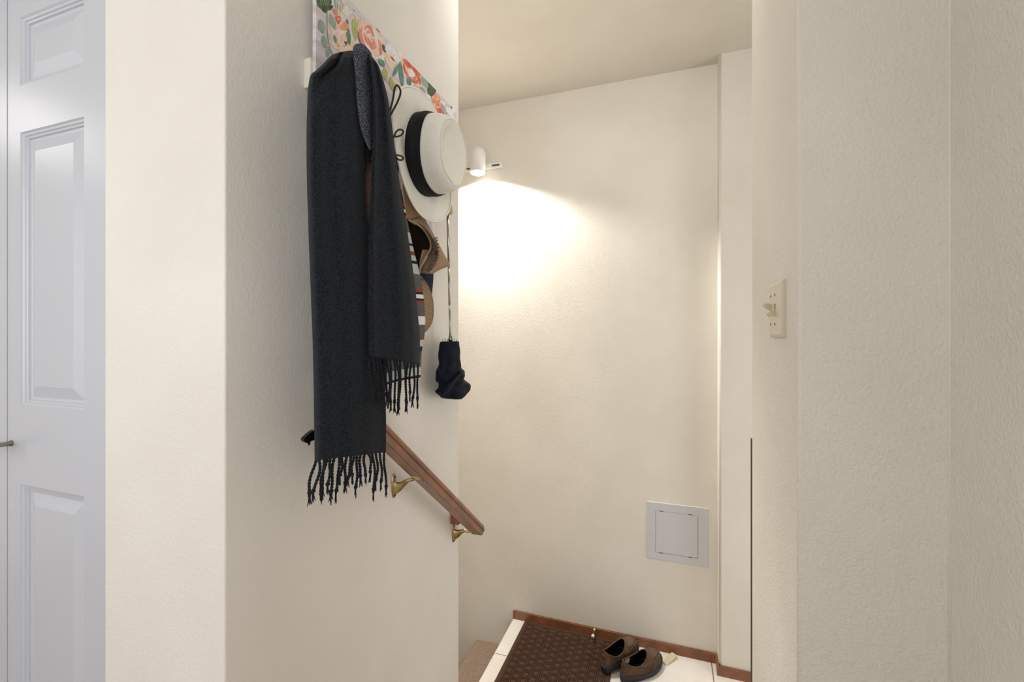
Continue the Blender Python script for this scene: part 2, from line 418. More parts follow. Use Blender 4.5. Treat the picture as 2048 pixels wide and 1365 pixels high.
# ================================================================ TRACK LAMP
LX, LYc, LZ = -1.236, YF-.105, 1.165
t = empty('track_light', (LX, YF, LZ), 'small white spotlight on a wall track above the stairs', 'spotlight')
tr = bxo('track', (-2.0, -1.094, YF-.024, YF, LZ-.018, LZ+.018), M_WHITE, t, bev=.002)
bxo('track_channel', (-1.165, -1.108, YF-.0248, YF-.02, LZ-.006, LZ+.006), M_DARK, tr)
bxo('track_channel', (-1.9, -1.31, YF-.0248, YF-.02, LZ-.006, LZ+.006), M_DARK, tr)
bxo('end_cap', (-1.098, -1.091, YF-.026, YF, LZ-.020, LZ+.020), M_WHITE, tr, bev=.001)
bxo('adapter', (LX-.028, LX+.032, YF-.045, YF-.022, LZ-.016, LZ+.016), M_WHITE, t, bev=.002)
bm = bmesh.new(); tube(bm, [(LX, YF-.04, LZ), (LX, LYc+.04, LZ+.01)], .009, 12); mesh_obj('stem', bm, M_WHITE, t)
ML = Matrix.Translation((LX, LYc, LZ-.070)) @ Matrix.Rotation(math.radians(-4), 4, 'X')
bm = bmesh.new()
R_ = .052; pr = [(.0, R_), (.13, R_*.99)]+[(.13+.052*math.sin(a), R_*math.cos(a)) for a in [i*PI/16 for i in range(1, 8)]]+[(.1825, .004)]
lathe(bm, pr, ML, 32)
for f in list(bm.faces):
    if len(f.verts) > 4 and f.calc_center_median().z < LZ-.05: bm.faces.remove(f)
inn = [[ML @ Vector((r*math.cos(2*PI*j/32), r*math.sin(2*PI*j/32), h)) for j in range(32)] for h, r in ((0, R_), (0, R_-.004), (.05, R_-.006), (.09, .02))]
loft(bm, inn, cap1=True)
bmesh.ops.remove_doubles(bm, verts=bm.verts, dist=1e-5); bmesh.ops.recalc_face_normals(bm, faces=bm.faces)
mesh_obj('lamp_housing', bm, M_WHITE, t, smooth=True)
bm = bmesh.new(); lathe(bm, [(0, .007), (.006, .005), (.008, .001)], ML @ Matrix.Translation((0, 0, .182)), 16); mesh_obj('top_knob', bm, M_BRASS, t)
M_BULB = mat('lit reflector bulb', '#ffffff', rough=.3, emit='#fff4e2', estr=14)
bm = bmesh.new()
lathe(bm, [(-.014, .001), (-.0135, .015), (-.009, .032), (.0, .044), (.012, .046), (.03, .03), (.05, .012)], ML, 32); bmesh.ops.recalc_face_normals(bm, faces=bm.faces)
mesh_obj('bulb', bm, M_BULB, t, smooth=True)
sd = bpy.data.lights.new('spot_beam', 'SPOT'); sd.energy = 165; sd.spot_size = math.radians(152); sd.spot_blend = .35; sd.shadow_soft_size = .03; sd.color = (1, .95, .87)
so = bpy.data.objects.new('spot_beam', sd); COL.objects.link(so); so.location = (LX, LYc, LZ-.095); so.rotation_euler = (math.radians(12), 0, 0)

# ================================================================ DOOR STOP, WEDGE
t = empty('door_stop', (-.458, YF-.012, ZLAND+.046), 'brass door stop with white tip on the wooden baseboard', 'door stop')
Ms = Matrix.Translation((-.458, YF-.012, ZLAND+.046)) @ Matrix.Rotation(PI/2, 4, 'X') @ Matrix.Rotation(0, 4, 'Z')
bm = bmesh.new(); lathe(bm, [(0, .011), (.003, .011), (.007, .008), (.012, .0045), (.045, .004), (.05, .006), (.056, .0075)], Ms, 16); mesh_obj('stem', bm, M_BRASS, t, smooth=True)
bm = bmesh.new(); lathe(bm, [(.055, .008), (.058, .010), (.066, .010), (.071, .007), (.072, .002)], Ms, 16); mesh_obj('rubber_tip', bm, M_WHITE, t, smooth=True)
bm = bmesh.new()
Mw = Matrix.Translation((-.003, 2.842, ZLAND)) @ Matrix.Rotation(math.radians(55), 4, 'Z')
a = [Mw @ Vector(p) for p in ((-.05, -.018, 0), (.05, -.018, 0), (.05, .018, 0), (-.05, .018, 0))]
b = [Mw @ Vector(p) for p in ((-.05, -.018, .003), (.05, -.018, .022), (.05, .018, .022), (-.05, .018, .003))]
loft(bm, [a, b], cap0=True, cap1=True, smooth=False); bmesh.ops.recalc_face_normals(bm, faces=bm.faces)
bmesh.ops.bevel(bm, geom=list(bm.edges), offset=.0012, segments=2, affect='EDGES')
tag(mesh_obj('door_wedge', bm, mat('beige rubber', '#cdc3a4', rough=.6)), 'beige rubber door wedge on the white tiles beside the shoe toe', 'door wedge')

# ================================================================ MAT
mx0, mx1, my0, my1 = -.925, -.318, 1.99, YF-.016
bm = bmesh.new(); box(bm, mx0, mx1, my0, my1, ZLAND, ZLAND+.006); bmesh.ops.recalc_face_normals(bm, faces=bm.faces)
t = tag(mesh_obj('door_mat', bm, M_MAT), 'dark brown door mat with waffle squares on the white tiles', 'door mat')
bm = bmesh.new()
bw = .022
for b in ((mx0, mx1, my0, my0+bw), (mx0, mx1, my1-bw, my1), (mx0, mx0+bw, my0+bw, my1-bw), (mx1-bw, mx1, my0+bw, my1-bw)):
    box(bm, b[0], b[1], b[2], b[3], ZLAND+.006, ZLAND+.0085)
cell = .0505; nx = 11; ny = 17
ox = (mx0+mx1)/2-nx*cell/2; oy = my1-.03
for i in range(nx):
    for j in range(ny):
        cx = ox+(i+.5)*cell; cy = oy-(j+.5)*cell+((.5*cell) if i % 2 else 0)
        if cy-cell*.5 < my0+bw or cy+cell*.4 > my1-.02: continue
        zt = ZLAND+.006
        h = cell*.46; hi = cell*.36; hc = cell*.24; rings = []
        jt = random.uniform(-.0006, .0006)
        def sq(s, z): return [(cx-s, cy-s, z), (cx+s, cy-s, z), (cx+s, cy+s, z), (cx-s, cy+s, z)]
        loft(bm, [sq(h, zt), sq(h-.001, zt+.0065), sq(hi, zt+.0065), sq(hi-.0015, zt+.0003), sq(hc+.002, zt+.0003), sq(hc, zt+.0055+jt)], cap1=True, smooth=False)
bmesh.ops.recalc_face_normals(bm, faces=bm.faces)
mesh_obj('mat_pile', bm, M_MAT, t)

# ================================================================ SHOES
M_LEA = mat('brown nubuck leather', '#634a34', rough=.8, col2='#4f3b2b', nscale=22, bump=.3, bscale=300, bdist=.001, spec=.3)
M_LEA2 = mat('worn grey brown toe leather', '#6a5546', rough=.7, col2='#5b4739', nscale=22, bump=.2, bscale=300, bdist=.001, spec=.3)
M_SOLE = mat('dark grey rubber sole', '#2a2a2c', rough=.7)
M_LIN = mat('black lining', '#060607', rough=1, spec=.1)
M_STITCH = mat('dark seam', '#2b1e15', rough=.9)
M_LABEL = mat('grey woven tag', '#8f9298', rough=.9)
def outline(th, ln=.152, wf=.051, wh=.036, grow=0):
    """foot outline, th=0 at the toe, counter-clockwise; centred, toe +x"""
    c, s = math.cos(th), math.sin(th)
    x = ln*c; k = (x/ln+1)/2
    wv = wh+(wf-wh)*min(1, max(0, (k-.15)/.5)); 
    y = wv*math.copysign(abs(s)**.82, s)
    y += .010*math.sin(k*PI*1.1)*(-1)*.5
    return x+grow*c, y+grow*s
def shoe(loc, ang, label, mirror, withtag):
    t = empty('shoe', loc, label, 'shoe', None)
    n = 56
    M = Matrix.Rotation(ang, 4, 'Z') @ Matrix.Diagonal((1.03, -1.27 if mirror else 1.27, 1.28, 1))
    def W(p): return Vector(loc)+(M @ Vector(p))
    ths = [2*PI*j/n for j in range(n)]
    # sole
    bm = bmesh.new(); rings = []
    for z, g in ((0, -.008), (.002, -.003), (.008, .002), (.012, .0005), (.013, .0028), (.022, .0035), (.026, .002), (.027, -.004)):
        r = []
        for th in ths:
            x, y = outline(th, grow=g); k = (x/.152+1)/2
            toe = max(0, k-.78)/.22
            zz = z+(.012*toe*toe)+ (.008*max(0, .35-k)/.35 if z > .01 else 0)
            if z < .003 and .38 < k < .52: zz += .004
            r.append(W((x, y, zz)))
        rings.append(r)
    loft(bm, rings, cap0=True, cap1=True); bmesh.ops.recalc_face_normals(bm, faces=bm.faces)
    mesh_obj('sole', bm, M_SOLE, t, smooth=True)
    # upper: from welt to collar
    def rim(th):
        c, s = math.cos(th), math.sin(th)
        x = -.050+.084*c; y = .034*math.copysign(abs(s)**.9, s)
        z = .070+.018*c*c*(1 if c > 0 else 1.0)-.010*abs(s)
        return Vector((x, y, z))
    def upper_pt(th, k):
        bx, by = outline(th, grow=-.003); kk = (bx/.152+1)/2
        b0 = Vector((bx, by, .024+.012*(max(0, kk-.78)/.22)**2)); r1 = rim(th); c = math.cos(th)
        if c > 0: ctl = Vector((bx*(1-.02), by*1.02, .024+.045*c+.030*(1-c)))*1
        else: ctl = Vector((bx*1.0, by*1.02, .055))
        if c > 0:
            c2 = Vector((r1.x+(bx-r1.x)*.55, r1.y+(by-r1.y)*.75, r1.z-.012*c+.0))
        else: c2 = Vector(((r1.x+bx)/2, (r1.y+by)/2, r1.z-.008))
        u = 1-k
        return b0*u**3+ctl*3*u*u*k+c2*3*u*k*k+r1*k**3
    bm = bmesh.new(); K = 14
    V = [[bm.verts.new(W(upper_pt(th, i/K))) for th in ths] for i in range(K+1)]
    for i in range(K):
        for j in range(n):
            f = bm.faces.new((V[i][j], V[i][(j+1) % n], V[i+1][(j+1) % n], V[i+1][j])); f.smooth = True
            x = outline(ths[j])[0]
            th = ths[j] if ths[j] < PI else ths[j]-2*PI
            f.material_index = 1 if (abs(th) < .75 and i > 3) or (abs(th) < .55) else 0
    # collar roll
    rp = [W(rim(th)+Vector((0, 0, .001))) for th in ths]
    tube(bm, rp, .0034, 8, closed=True, mi=0)
    bmesh.ops.recalc_face_normals(bm, faces=bm.faces)
    mesh_obj('upper', bm, [M_LEA, M_LEA2], t, smooth=True)
    # lining
    bm = bmesh.new(); rings = []
    for k in range(8):
        q = k/7; r = []
        for th in ths:
            p = rim(th); bx, by = outline(th, grow=-.010)
            bot = Vector((min(bx, .06), by*.95, .030))
            pt = p.lerp(bot, q); 
            inw = .003*math.sin(q*PI)
            r.append(W(pt-Vector((math.cos(th)*inw, math.sin(th)*inw, 0))+Vector((-math.cos(th), -math.sin(th), 0))*.0025*(1-q)))
        rings.append(r)
    loft(bm, rings, cap1=True)
    mesh_obj('lining', bm, M_LIN, t, smooth=True)
    # seams: V of the elastic gore on both sides + toe seam
    bm = bmesh.new()
    for s in (1, -1):
        pts = [W(upper_pt(s*a, k)+Vector((0, 0, .0006))) for a, k in spline([(.35, 1.0), (.75, .86), (1.15, .62), (1.35, .30), (1.5, .1)], 14)]
        tube(bm, pts, .0012, 5)
        pts = [W(upper_pt(s*a, k)+Vector((0, s*.0004, .0004))) for a, k in spline([(1.9, 1.0), (1.7, .6), (1.55, .3), (1.4, .08)], 10)]
        tube(bm, pts, .001, 5)
    pts = [W(upper_pt(a, k)+Vector((0, 0, .0006))) for a, k in [(-.95+1.9*i/24, .42+.25*abs(-.95+1.9*i/24)**2) for i in range(25)]]
    tube(bm, pts, .0011, 5)
    mesh_obj('seam', bm, M_STITCH, t, smooth=True)
    # heel pull tab
    bm = bmesh.new(); pts = []
    for i in range(9):
        q = i/8; pts.append(W((-.137-.012*math.sin(q*PI), -.010+.020*q, .074-.014*abs(q-.5))))
    tube(bm, pts, .0042, 8); mesh_obj('pull_tab', bm, M_SOLE, t, smooth=True)
    if withtag:
        bm = bmesh.new()
        vs = [bm.verts.new(W(p)) for p in ((-.098, .0205, .071), (-.060, .0225, .066), (-.066, .024, .046), (-.098, .022, .049))]
        bm.faces.new(vs)
        o = mesh_obj('size_tag', bm, M_LABEL, t)
        o.modifiers.new('s', 'SOLIDIFY').thickness = .001
    return t
def place(hx, hy, a): return (hx+math.cos(a)*.155, hy+math.sin(a)*.155)
ang = math.radians(55)
ang = math.radians(51); x, y = place(-.255, 2.575, ang); shoe((x, y, ZLAND), ang, 'right brown slip-on shoe standing wholly on the white tiles', False, True)
ang = math.radians(60)
x, y = place(-.360, 2.592, ang); shoe((x, y, ZLAND+.0135), ang, 'left brown slip-on shoe with its heel on the brown mat', True, False)

# ================================================================ HANDRAIL
RX, SL = -.645, .81
ra = math.atan(SL)
def RP(Yc, dx, dh):   # point of the rail: Y along, dx across, dh perpendicular up
    z = -.476-SL*(Yc-1.2)
    return Vector((RX+dx, Yc+dh*math.sin(ra), z+dh*math.cos(ra)))   # dh measured at right angles to the slope
t = empty('handrail', (XL, 1.2, -.5), 'brown wooden handrail sloping down the stairs below the scarves', 'handrail')
prof = [(-.017, -.030), (.017, -.030), (.0195, -.028), (.0195, -.004), (.0175, -.002), (.0175, .000), (.021, .003), (.0225, .012), (.020, .021), (.013, .027), (.004, .029),
        (-.004, .029), (-.013, .027), (-.020, .021), (-.0225, .012), (-.021, .003), (-.0175, 0), (-.0175, -.002), (-.0195, -.004), (-.0195, -.028)]
bm = bmesh.new(); rings = []
Ys = [.80, .81, .815]+[.9, 1.0, 1.1, 1.2, 1.3, 1.4, 1.470]+[1.478, 1.490]
for i, yy in enumerate(Ys):
    k = .75 if i in (0, len(Ys)-1) else (.93 if i in (1, len(Ys)-2) else 1)
    e_ = .016 if i == len(Ys)-2 else (.010 if i == len(Ys)-1 else 0)
    rings.append([RP(yy-e_*(dh*k/.03)**2, dx*k, dh*k*.66) for dx, dh in prof])
loft(bm, rings, cap0=True, cap1=True, smooth=False); bmesh.ops.recalc_face_normals(bm, faces=bm.faces)
mesh_obj('rail', bm, M_RAIL, t)
def bracket(Yb, zb):
    bm = bmesh.new()
    # wall plate
    pl = []
    for d, k in ((0, 1), (.003, 1), (.005, .8)):
        pl.append([(XL+d, Yb+k*.010*math.cos(a)*(1+.35*math.cos(2*a)*0), zb+k*(.034*math.sin(a))+(.0)) for a in [2*PI*j/24 for j in range(24)]])
    loft(bm, pl, cap1=True)
    o = mesh_obj('bracket', bm, M_BRASS, t, smooth=True)
    bm = bmesh.new()
    top = RP(Yb+.012, 0, -.0245)
    A = [(XL+.002, Yb, zb-.004, .0075, .022), (XL+.012, Yb+.001, zb-.003, .006, .016), (XL+.026, Yb+.003, zb+.004, .005, .009), (XL+.042, Yb+.006, (zb+top.z)/2+.004, .0045, .0055),
         (RX-.022, Yb+.010, top.z-.006, .0045, .005), (RX-.012, Yb+.012, top.z-.002, .005, .005), (RX+.008, Yb+.012, top.z-.001, .005, .005)]
    A = spline(A, 18); rings = []
    for i, (x, y, z, ry, rz) in enumerate(A):
        a, b_ = A[max(i-1, 0)], A[min(i+1, 17)]; d = Vector((b_[0]-a[0], 0, b_[2]-a[2])).normalized(); nv = Vector((-d.z, 0, d.x))
        if i == 0: nv = Vector((0, 0, 1))
        rings.append([Vector((x, y, z))+Vector((0, 1, 0))*ry*math.cos(q)+nv*rz*math.sin(q) for q in [2*PI*j/14 for j in range(14)]])
    loft(bm, rings, cap0=True, cap1=True); bmesh.ops.recalc_face_normals(bm, faces=bm.faces)
    mesh_obj('arm', bm, M_BRASS, o, smooth=True)
    bm = bmesh.new()
    Mx = Matrix.Translation(top) @ Matrix.Rotation(-ra, 4, 'X')
    box(bm, -.011, .009, -.014, .014, .004, .0085, Mx); mesh_obj('saddle', bm, M_BRASS, o)
    bm = bmesh.new()
    lathe(bm, [(-.004, .002), (-.003, .0055), (.003, .006), (.006, .004)], Matrix.Translation((RX+.010, Yb+.013, top.z-.003)) @ Matrix.Rotation(PI/2, 4, 'Y'), 12)
    mesh_obj('bolt', bm, M_NICKEL, o, smooth=True)
    for dz in (-.026, .024):
        bm = bmesh.new(); lathe(bm, [(0, .004), (.0015, .0035), (.002, .001)], Matrix.Translation((XL+.0045, Yb, zb+dz)) @ Matrix.Rotation(PI/2, 4, 'Y'), 12)
        mesh_obj('screw', bm, M_DARK, o, smooth=True)
bracket(1.063, -.419); bracket(1.425, -.700)
bm = bmesh.new()
Mx = Matrix.Translation((0, 1.43, -.637)) @ Matrix.Rotation(-ra*.15, 4, 'X')
box(bm, XL+.0005, RX-.045, -.025, .028, -.026, .016, Mx); bmesh.ops.recalc_face_normals(bm, faces=bm.faces)
mesh_obj('wall_block', bm, M_RAIL, t)
bm = bmesh.new(); lathe(bm, [(0, .006), (.006, .006), (.009, .004), (.0095, .001)], Matrix.Translation(RP(1.405, -.018, .016)) @ Matrix.Rotation(-.9, 4, 'Y'), 14); mesh_obj('wood_plug', bm, M_RAIL, t, smooth=True)

# ================================================================ COAT RACK
BXF = -.695; BY0, BY1, BZ0, BZ1 = .748, 1.402, .535, .767
t = empty('coat_rack', (XL, 1.08, .55), 'white plank coat rack printed with orange roses and green leaves', 'coat rack')
M_PLANK = mat('whitewashed planks', '#e6e3e2', rough=.6)
nt = M_PLANK.node_tree; N = nt.nodes; K = nt.links; b = N['Principled BSDF']
tc = N.new('ShaderNodeTexCoord'); sx = N.new('ShaderNodeSeparateXYZ'); K.new(tc.outputs['Object'], sx.inputs[0])
m1 = N.new('ShaderNodeMath'); m1.operation = 'MULTIPLY'; m1.inputs[1].default_value = 1/.0285; K.new(sx.outputs['Z'], m1.inputs[0])
m2 = N.new('ShaderNodeMath'); m2.operation = 'FRACT'; K.new(m1.outputs[0], m2.inputs[0])
rp = N.new('ShaderNodeValToRGB'); rp.color_ramp.elements[0].position = .0; rp.color_ramp.elements[0].color = L('#cfc2bd')
rp.color_ramp.elements[1].position = .07; rp.color_ramp.elements[1].color = L('#e3e0e2')
K.new(m2.outputs[0], rp.inputs[0])
n = N.new('ShaderNodeTexNoise'); n.inputs['Scale'].default_value = 20; mp = N.new('ShaderNodeMapping'); mp.inputs['Scale'].default_value = (1, .25, 3)
K.new(tc.outputs['Object'], mp.inputs[0]); K.new(mp.outputs[0], n.inputs['Vector'])
r2 = N.new('ShaderNodeValToRGB'); r2.color_ramp.elements[0].position = .35; r2.color_ramp.elements[0].color = L('#e9dfe0'); r2.color_ramp.elements[1].position = .6; r2.color_ramp.elements[1].color = (1, 1, 1, 1)
K.new(n.outputs['Fac'], r2.inputs[0])
mx = N.new('ShaderNodeMix'); mx.data_type = 'RGBA'; mx.blend_type = 'MULTIPLY'; mx.inputs[0].default_value = 1
K.new(rp.outputs[0], mx.inputs[6]); K.new(r2.outputs[0], mx.inputs[7]); K.new(mx.outputs[2], b.inputs['Base Color'])
bd = bxo('sign_board', (BXF-.009, BXF, BY0, BY1, BZ0, BZ1), M_PLANK, t, bev=.0008)
bxo('mounting_rail', (XL, BXF-.0092, BY0-.006, BY1+.004, .513, .574), mat('cream painted wood', '#e8e3d3', rough=.6, bump=.3, bscale=60), t, bev=.001)
M_HOOK = mat('grey metal hook', '#8b8780', rough=.35, metal=.8)
hookY = [.800, .905, 1.02, 1.15, 1.318]
for hy in hookY:
    bm = bmesh.new()
    tube(bm, spline([(XL+.012, hy, .546), (XL+.035, hy, .540), (XL+.055, hy, .534), (XL+.066, hy, .545), (XL+.066, hy, .566)], 16), .0032, 8)
    tube(bm, spline([(XL+.026, hy, .543), (XL+.034, hy, .520), (XL+.044, hy, .508), (XL+.052, hy, .518)], 10), .003, 8)
    mesh_obj('hook', bm, M_HOOK, t, smooth=True)
# printed flowers
def wc(name, a, b_): return mat(name, a, rough=.6, col2=b_, nscale=55, thr=(.38, .62), stretch=(1, 1.6, .8))
INK = {'green': wc('print dark green', '#586b4c', '#3f5238'), 'sage': wc('print sage', '#a9b8a6', '#93a894'), 'teal': wc('print teal', '#4f7f72', '#6d9a88'),
       'olive': wc('print olive', '#b5b06e', '#c9bd84'), 'lime': wc('print lime', '#aab067', '#c7c87d'), 'coral': wc('print coral', '#dd7c66', '#e89c84'),
       'red': wc('print red', '#cf5a46', '#e07a64'), 'pink': wc('print pink', '#efc5b2', '#f4dacb'), 'peach': wc('print peach', '#eec9a6', '#f1dccb'),
       'orange': wc('print orange', '#e69a6e', '#edb48c'), 'white': wc('print white', '#efeeee', '#e5e5ea'), 'stem': wc('print stem', '#a3876c', '#8c7358'),
       'yellow': wc('print yellow', '#e0d09a', '#eee6c8'), 'dark': wc('print dark', '#4b4742', '#5d5850')}
keys = list(INK)
bm = bmesh.new(); LY = [0]
def clip(poly):
    for ax, lim, sg in ((0, BY0+.001, 1), (0, BY1-.001, -1), (1, BZ0+.001, 1), (1, BZ1-.001, -1)):
        out = []
        for i in range(len(poly)):
            a, b_ = poly[i-1], poly[i]; ia, ib = (a[ax]-lim)*sg >= 0, (b_[ax]-lim)*sg >= 0
            if ia != ib:
                f = (lim-a[ax])/(b_[ax]-a[ax]); out.append((a[0]+(b_[0]-a[0])*f, a[1]+(b_[1]-a[1])*f))
            if ib: out.append(b_)
        poly = out
        if len(poly) < 3: return None
    return poly
def ppoly(pts, key):
    LY[0] += 1
    q = [P(x, y, BXF) for x, y in pts]; q = clip([(p.y, p.z) for p in q])
    if not q: return
    X = BXF+.0003+LY[0]*.0000045
    vs = [bm.verts.new((X, a, b_)) for a, b_ in q]
    try: f = bm.faces.new(vs)
    except Exception: return
    f.material_index = keys.index(key)
def blob(cx, cy, rx, ry, key, rot=0, jag=.12, n=18):
    ph = random.random()*9; pts = []
    for i in range(n):
        a = 2*PI*i/n; r = 1+jag*math.sin(3*a+ph)+jag*.6*math.sin(5*a+ph*2)
        x, y = rx*r*math.cos(a), ry*r*math.sin(a)
        pts.append((cx+x*math.cos(rot)-y*math.sin(rot), cy+x*math.sin(rot)+y*math.cos(rot)))
    ppoly(pts, key)
def leaf(x0, y0, x1, y1, wd, key):
    dx, dy = x1-x0, y1-y0; l = math.hypot(dx, dy); nx_, ny_ = -dy/l, dx/l; pts = []
    for i in range(9):
        q = i/8; pts.append((x0+dx*q+nx_*wd*math.sin(q*PI)**.8, y0+dy*q+ny_*wd*math.sin(q*PI)**.8))
    for i in range(7, 0, -1):
        q = i/8; pts.append((x0+dx*q-nx_*wd*math.sin(q*PI)**.8, y0+dy*q-ny_*wd*math.sin(q*PI)**.8))
    ppoly(pts, key)
def stroke(pts, wd, key, taper=True):
    s = spline(pts, 14); A = []; B = []
    for i, (x, y) in enumerate(s):
        a, b_ = s[max(i-1, 0)], s[min(i+1, 13)]; dx, dy = b_[0]-a[0], b_[1]-a[1]; l = math.hypot(dx, dy) or 1
        k = wd*(math.sin((i+.3)/13.6*PI)**.6 if taper else 1)
        A.append((x-dy/l*k, y+dx/l*k)); B.append((x+dy/l*k, y-dx/l*k))
    # as quads so that curved strokes stay valid
    for i in range(13):
        LY[0] -= 1 if i else 0
        ppoly([A[i], A[i+1], B[i+1], B[i]], key)
def rose(cx, cy, rx, ry, cols, rot=0, rings=5):
    blob(cx, cy, rx, ry, cols[0], rot)
    cr, sr = math.cos(rot), math.sin(rot)
    for k in range(rings*3):
        f = random.uniform(.15, .92); a0 = random.random()*2*PI; da = random.uniform(1.0, 2.0)
        pts = []
        for i in range(4):
            a = a0+da*i/3; x, y = rx*f*math.cos(a), ry*f*math.sin(a)
            pts.append((cx+x*cr-y*sr, cy+x*sr+y*cr))
        stroke(pts, random.uniform(.6, 1.9)*(rx/20+.35), cols[1+k % (len(cols)-1)])
    blob(cx, cy+ry*.1, rx*.22, ry*.22, cols[1], rot)
# back layer: pale hydrangeas along the top
for i in range(70):
    q = random.random(); x = 662+q*245; yb = -32+q*245*1.035
    blob(x+random.uniform(-10, 6), yb+random.uniform(-5, 42)*(1-.35*q)+8, random.uniform(3, 7), random.uniform(4, 9), random.choice(['white', 'white', 'yellow', 'white', 'pink', 'peach']), .8, .2)
for i in range(26):
    q = random.random(); x = 664+q*60; yb = -30+q*60*1.035
    stroke([(x, yb+random.uniform(0, 45)), (x+3, yb+random.uniform(8, 50))], 1.0, random.choice(['yellow', 'olive', 'yellow', 'sage']))
blob(684, 78, 22, 34, 'peach', -.5); blob(673, 66, 12, 22, 'pink', -.4); blob(690, 56, 9, 13, 'orange', -.6)
for i in range(16): stroke([(664+random.random()*30, 50+random.random()*50), (668+random.random()*30, 60+random.random()*48)], random.uniform(.8, 1.8), random.choice(['orange', 'pink', 'white', 'peach']))
blob(691, 86, 3.2, 3.6, 'dark', 0, .3); stroke([(684, 90), (688, 93), (694, 88), (694, 78)], .6, 'stem')
blob(648, 6, 15, 16, 'green', 0, .18); blob(656, 14, 8, 8, 'green', .5, .2); blob(640, 9, 7, 6, 'green', .5, .2)
for i in range(5): stroke([(640+i*4, -4), (642+i*4, 12)], .6, 'sage')
stroke([(654, 20), (653.5, 45), (655, 75), (660, 98), (666, 114)], .7, 'stem', False)
stroke([(666, 18), (670, 25), (674, 30)], 4.0, 'coral'); blob(675.5, 39, 6, 8.5, 'red', -.3); stroke([(674, 34), (676, 40), (680, 36)], .9, 'pink'); stroke([(671, 30), (668, 36), (673, 45)], .8, 'white')
leaf(639, 38, 647, 68, 7.5, 'sage'); leaf(645, 70, 652, 96, 6.5, 'sage'); leaf(656, 92, 654, 116, 4.5, 'sage'); leaf(659, 26, 670, 61, 6, 'sage'); leaf(667, 69, 672, 88, 3.3, 'teal')
leaf(695, 56, 699, 92, 4.2, 'teal'); leaf(692, 38, 696, 49, 2, 'teal'); leaf(709, 35, 711, 82, 6.5, 'lime'); leaf(714, 44, 713, 78, 2.3, 'olive'); leaf(702, 84, 709, 94, 3.5, 'yellow')
leaf(715, 55, 720, 88, 2.5, 'teal'); leaf(716, 60, 719, 86, 2, 'green')
rose(741, 80, 20, 43, ['pink', 'coral', 'white', 'coral', 'pink'], -.42, 8)
for pts, wdt in (([(728, 60), (735, 52), (743, 62), (745, 74)], 3.2), ([(727, 66), (731, 80), (736, 90)], 2.6), ([(738, 84), (742, 92), (748, 90), (745, 78)], 3.4), ([(754, 78), (760, 92), (759, 108)], 3.0), ([(744, 46), (752, 54)], 1.4)):
    stroke(pts, wdt, 'coral')
stroke([(745, 58), (752, 76), (756, 95)], 1.6, 'white'); stroke([(735, 66), (740, 80), (746, 84)], 1.1, 'white')
leaf(750, 53, 760, 66, 1.8, 'green'); leaf(764, 88, 771, 106, 3.6, 'green'); leaf(757, 118, 768, 134, 5.5, 'teal'); leaf(743, 114, 751, 136, 4, 'lime')
blob(785, 104, 13, 18, 'white', -.6, .2); blob(779, 122, 8, 16, 'peach', -.3); blob(794, 114, 9, 10, 'white')
for i in range(10): stroke([(775+random.random()*20, 92+random.random()*22), (782+random.random()*20, 100+random.random()*24)], 1.1, random.choice(['white', 'peach', 'pink']))
leaf(780, 112, 789, 124, 1.4, 'green')
leaf(768, 134, 771, 161, 5.5, 'olive'); leaf(780, 152, 786, 184, 4.8, 'olive')
rose(824, 144, 14, 30, ['peach', 'red', 'coral', 'white', 'red'], -.55, 6)
for pts, wdt in (([(806, 118), (812, 126), (818, 132), (826, 136)], 4.6), ([(822, 132), (830, 142), (840, 152)], 3.8), ([(806, 128), (809, 142)], 2.2), ([(829, 150), (829, 166)], 1.8), ([(838, 154), (840, 170)], 1.9), ([(834, 148), (835, 162)], 1.6)):
    stroke(pts, wdt, 'red')
blob(823, 148, 5.5, 8, 'white', -.3, .2)
leaf(797, 128, 785, 154, 3.8, 'teal'); leaf(799, 124, 805, 178, 4.4, 'teal'); leaf(815, 154, 820, 174, 4.4, 'teal')
leaf(843, 152, 856, 176, 5.5, 'sage'); leaf(840, 174, 851, 186, 3, 'sage')
blob(863, 183, 8.5, 10.5, 'green', 0, .16); leaf(855, 165, 864, 178, 3, 'green')
blob(872, 198, 8, 11, 'orange', -.6); blob(874, 214, 7.5, 11, 'coral', -.6); blob(880, 222, 6, 8, 'red', -.6)
for i in range(8): stroke([(862+random.random()*16, 190+random.random()*26), (868+random.random()*14, 200+random.random()*26)], 1.2, random.choice(['red', 'orange', 'peach']))
leaf(882, 206, 889, 228, 3.2, 'sage')
for a in range(6): stroke([(891, 231), (891+6*math.cos(a), 231+6*math.sin(a))], .5, 'dark')
stroke([(901, 211), (904, 218)], .7, 'dark'); blob(897, 222, 5, 9, 'white', -.5, .2)
mesh_obj('printed_flowers', bm, [INK[k] for k in keys], bd)

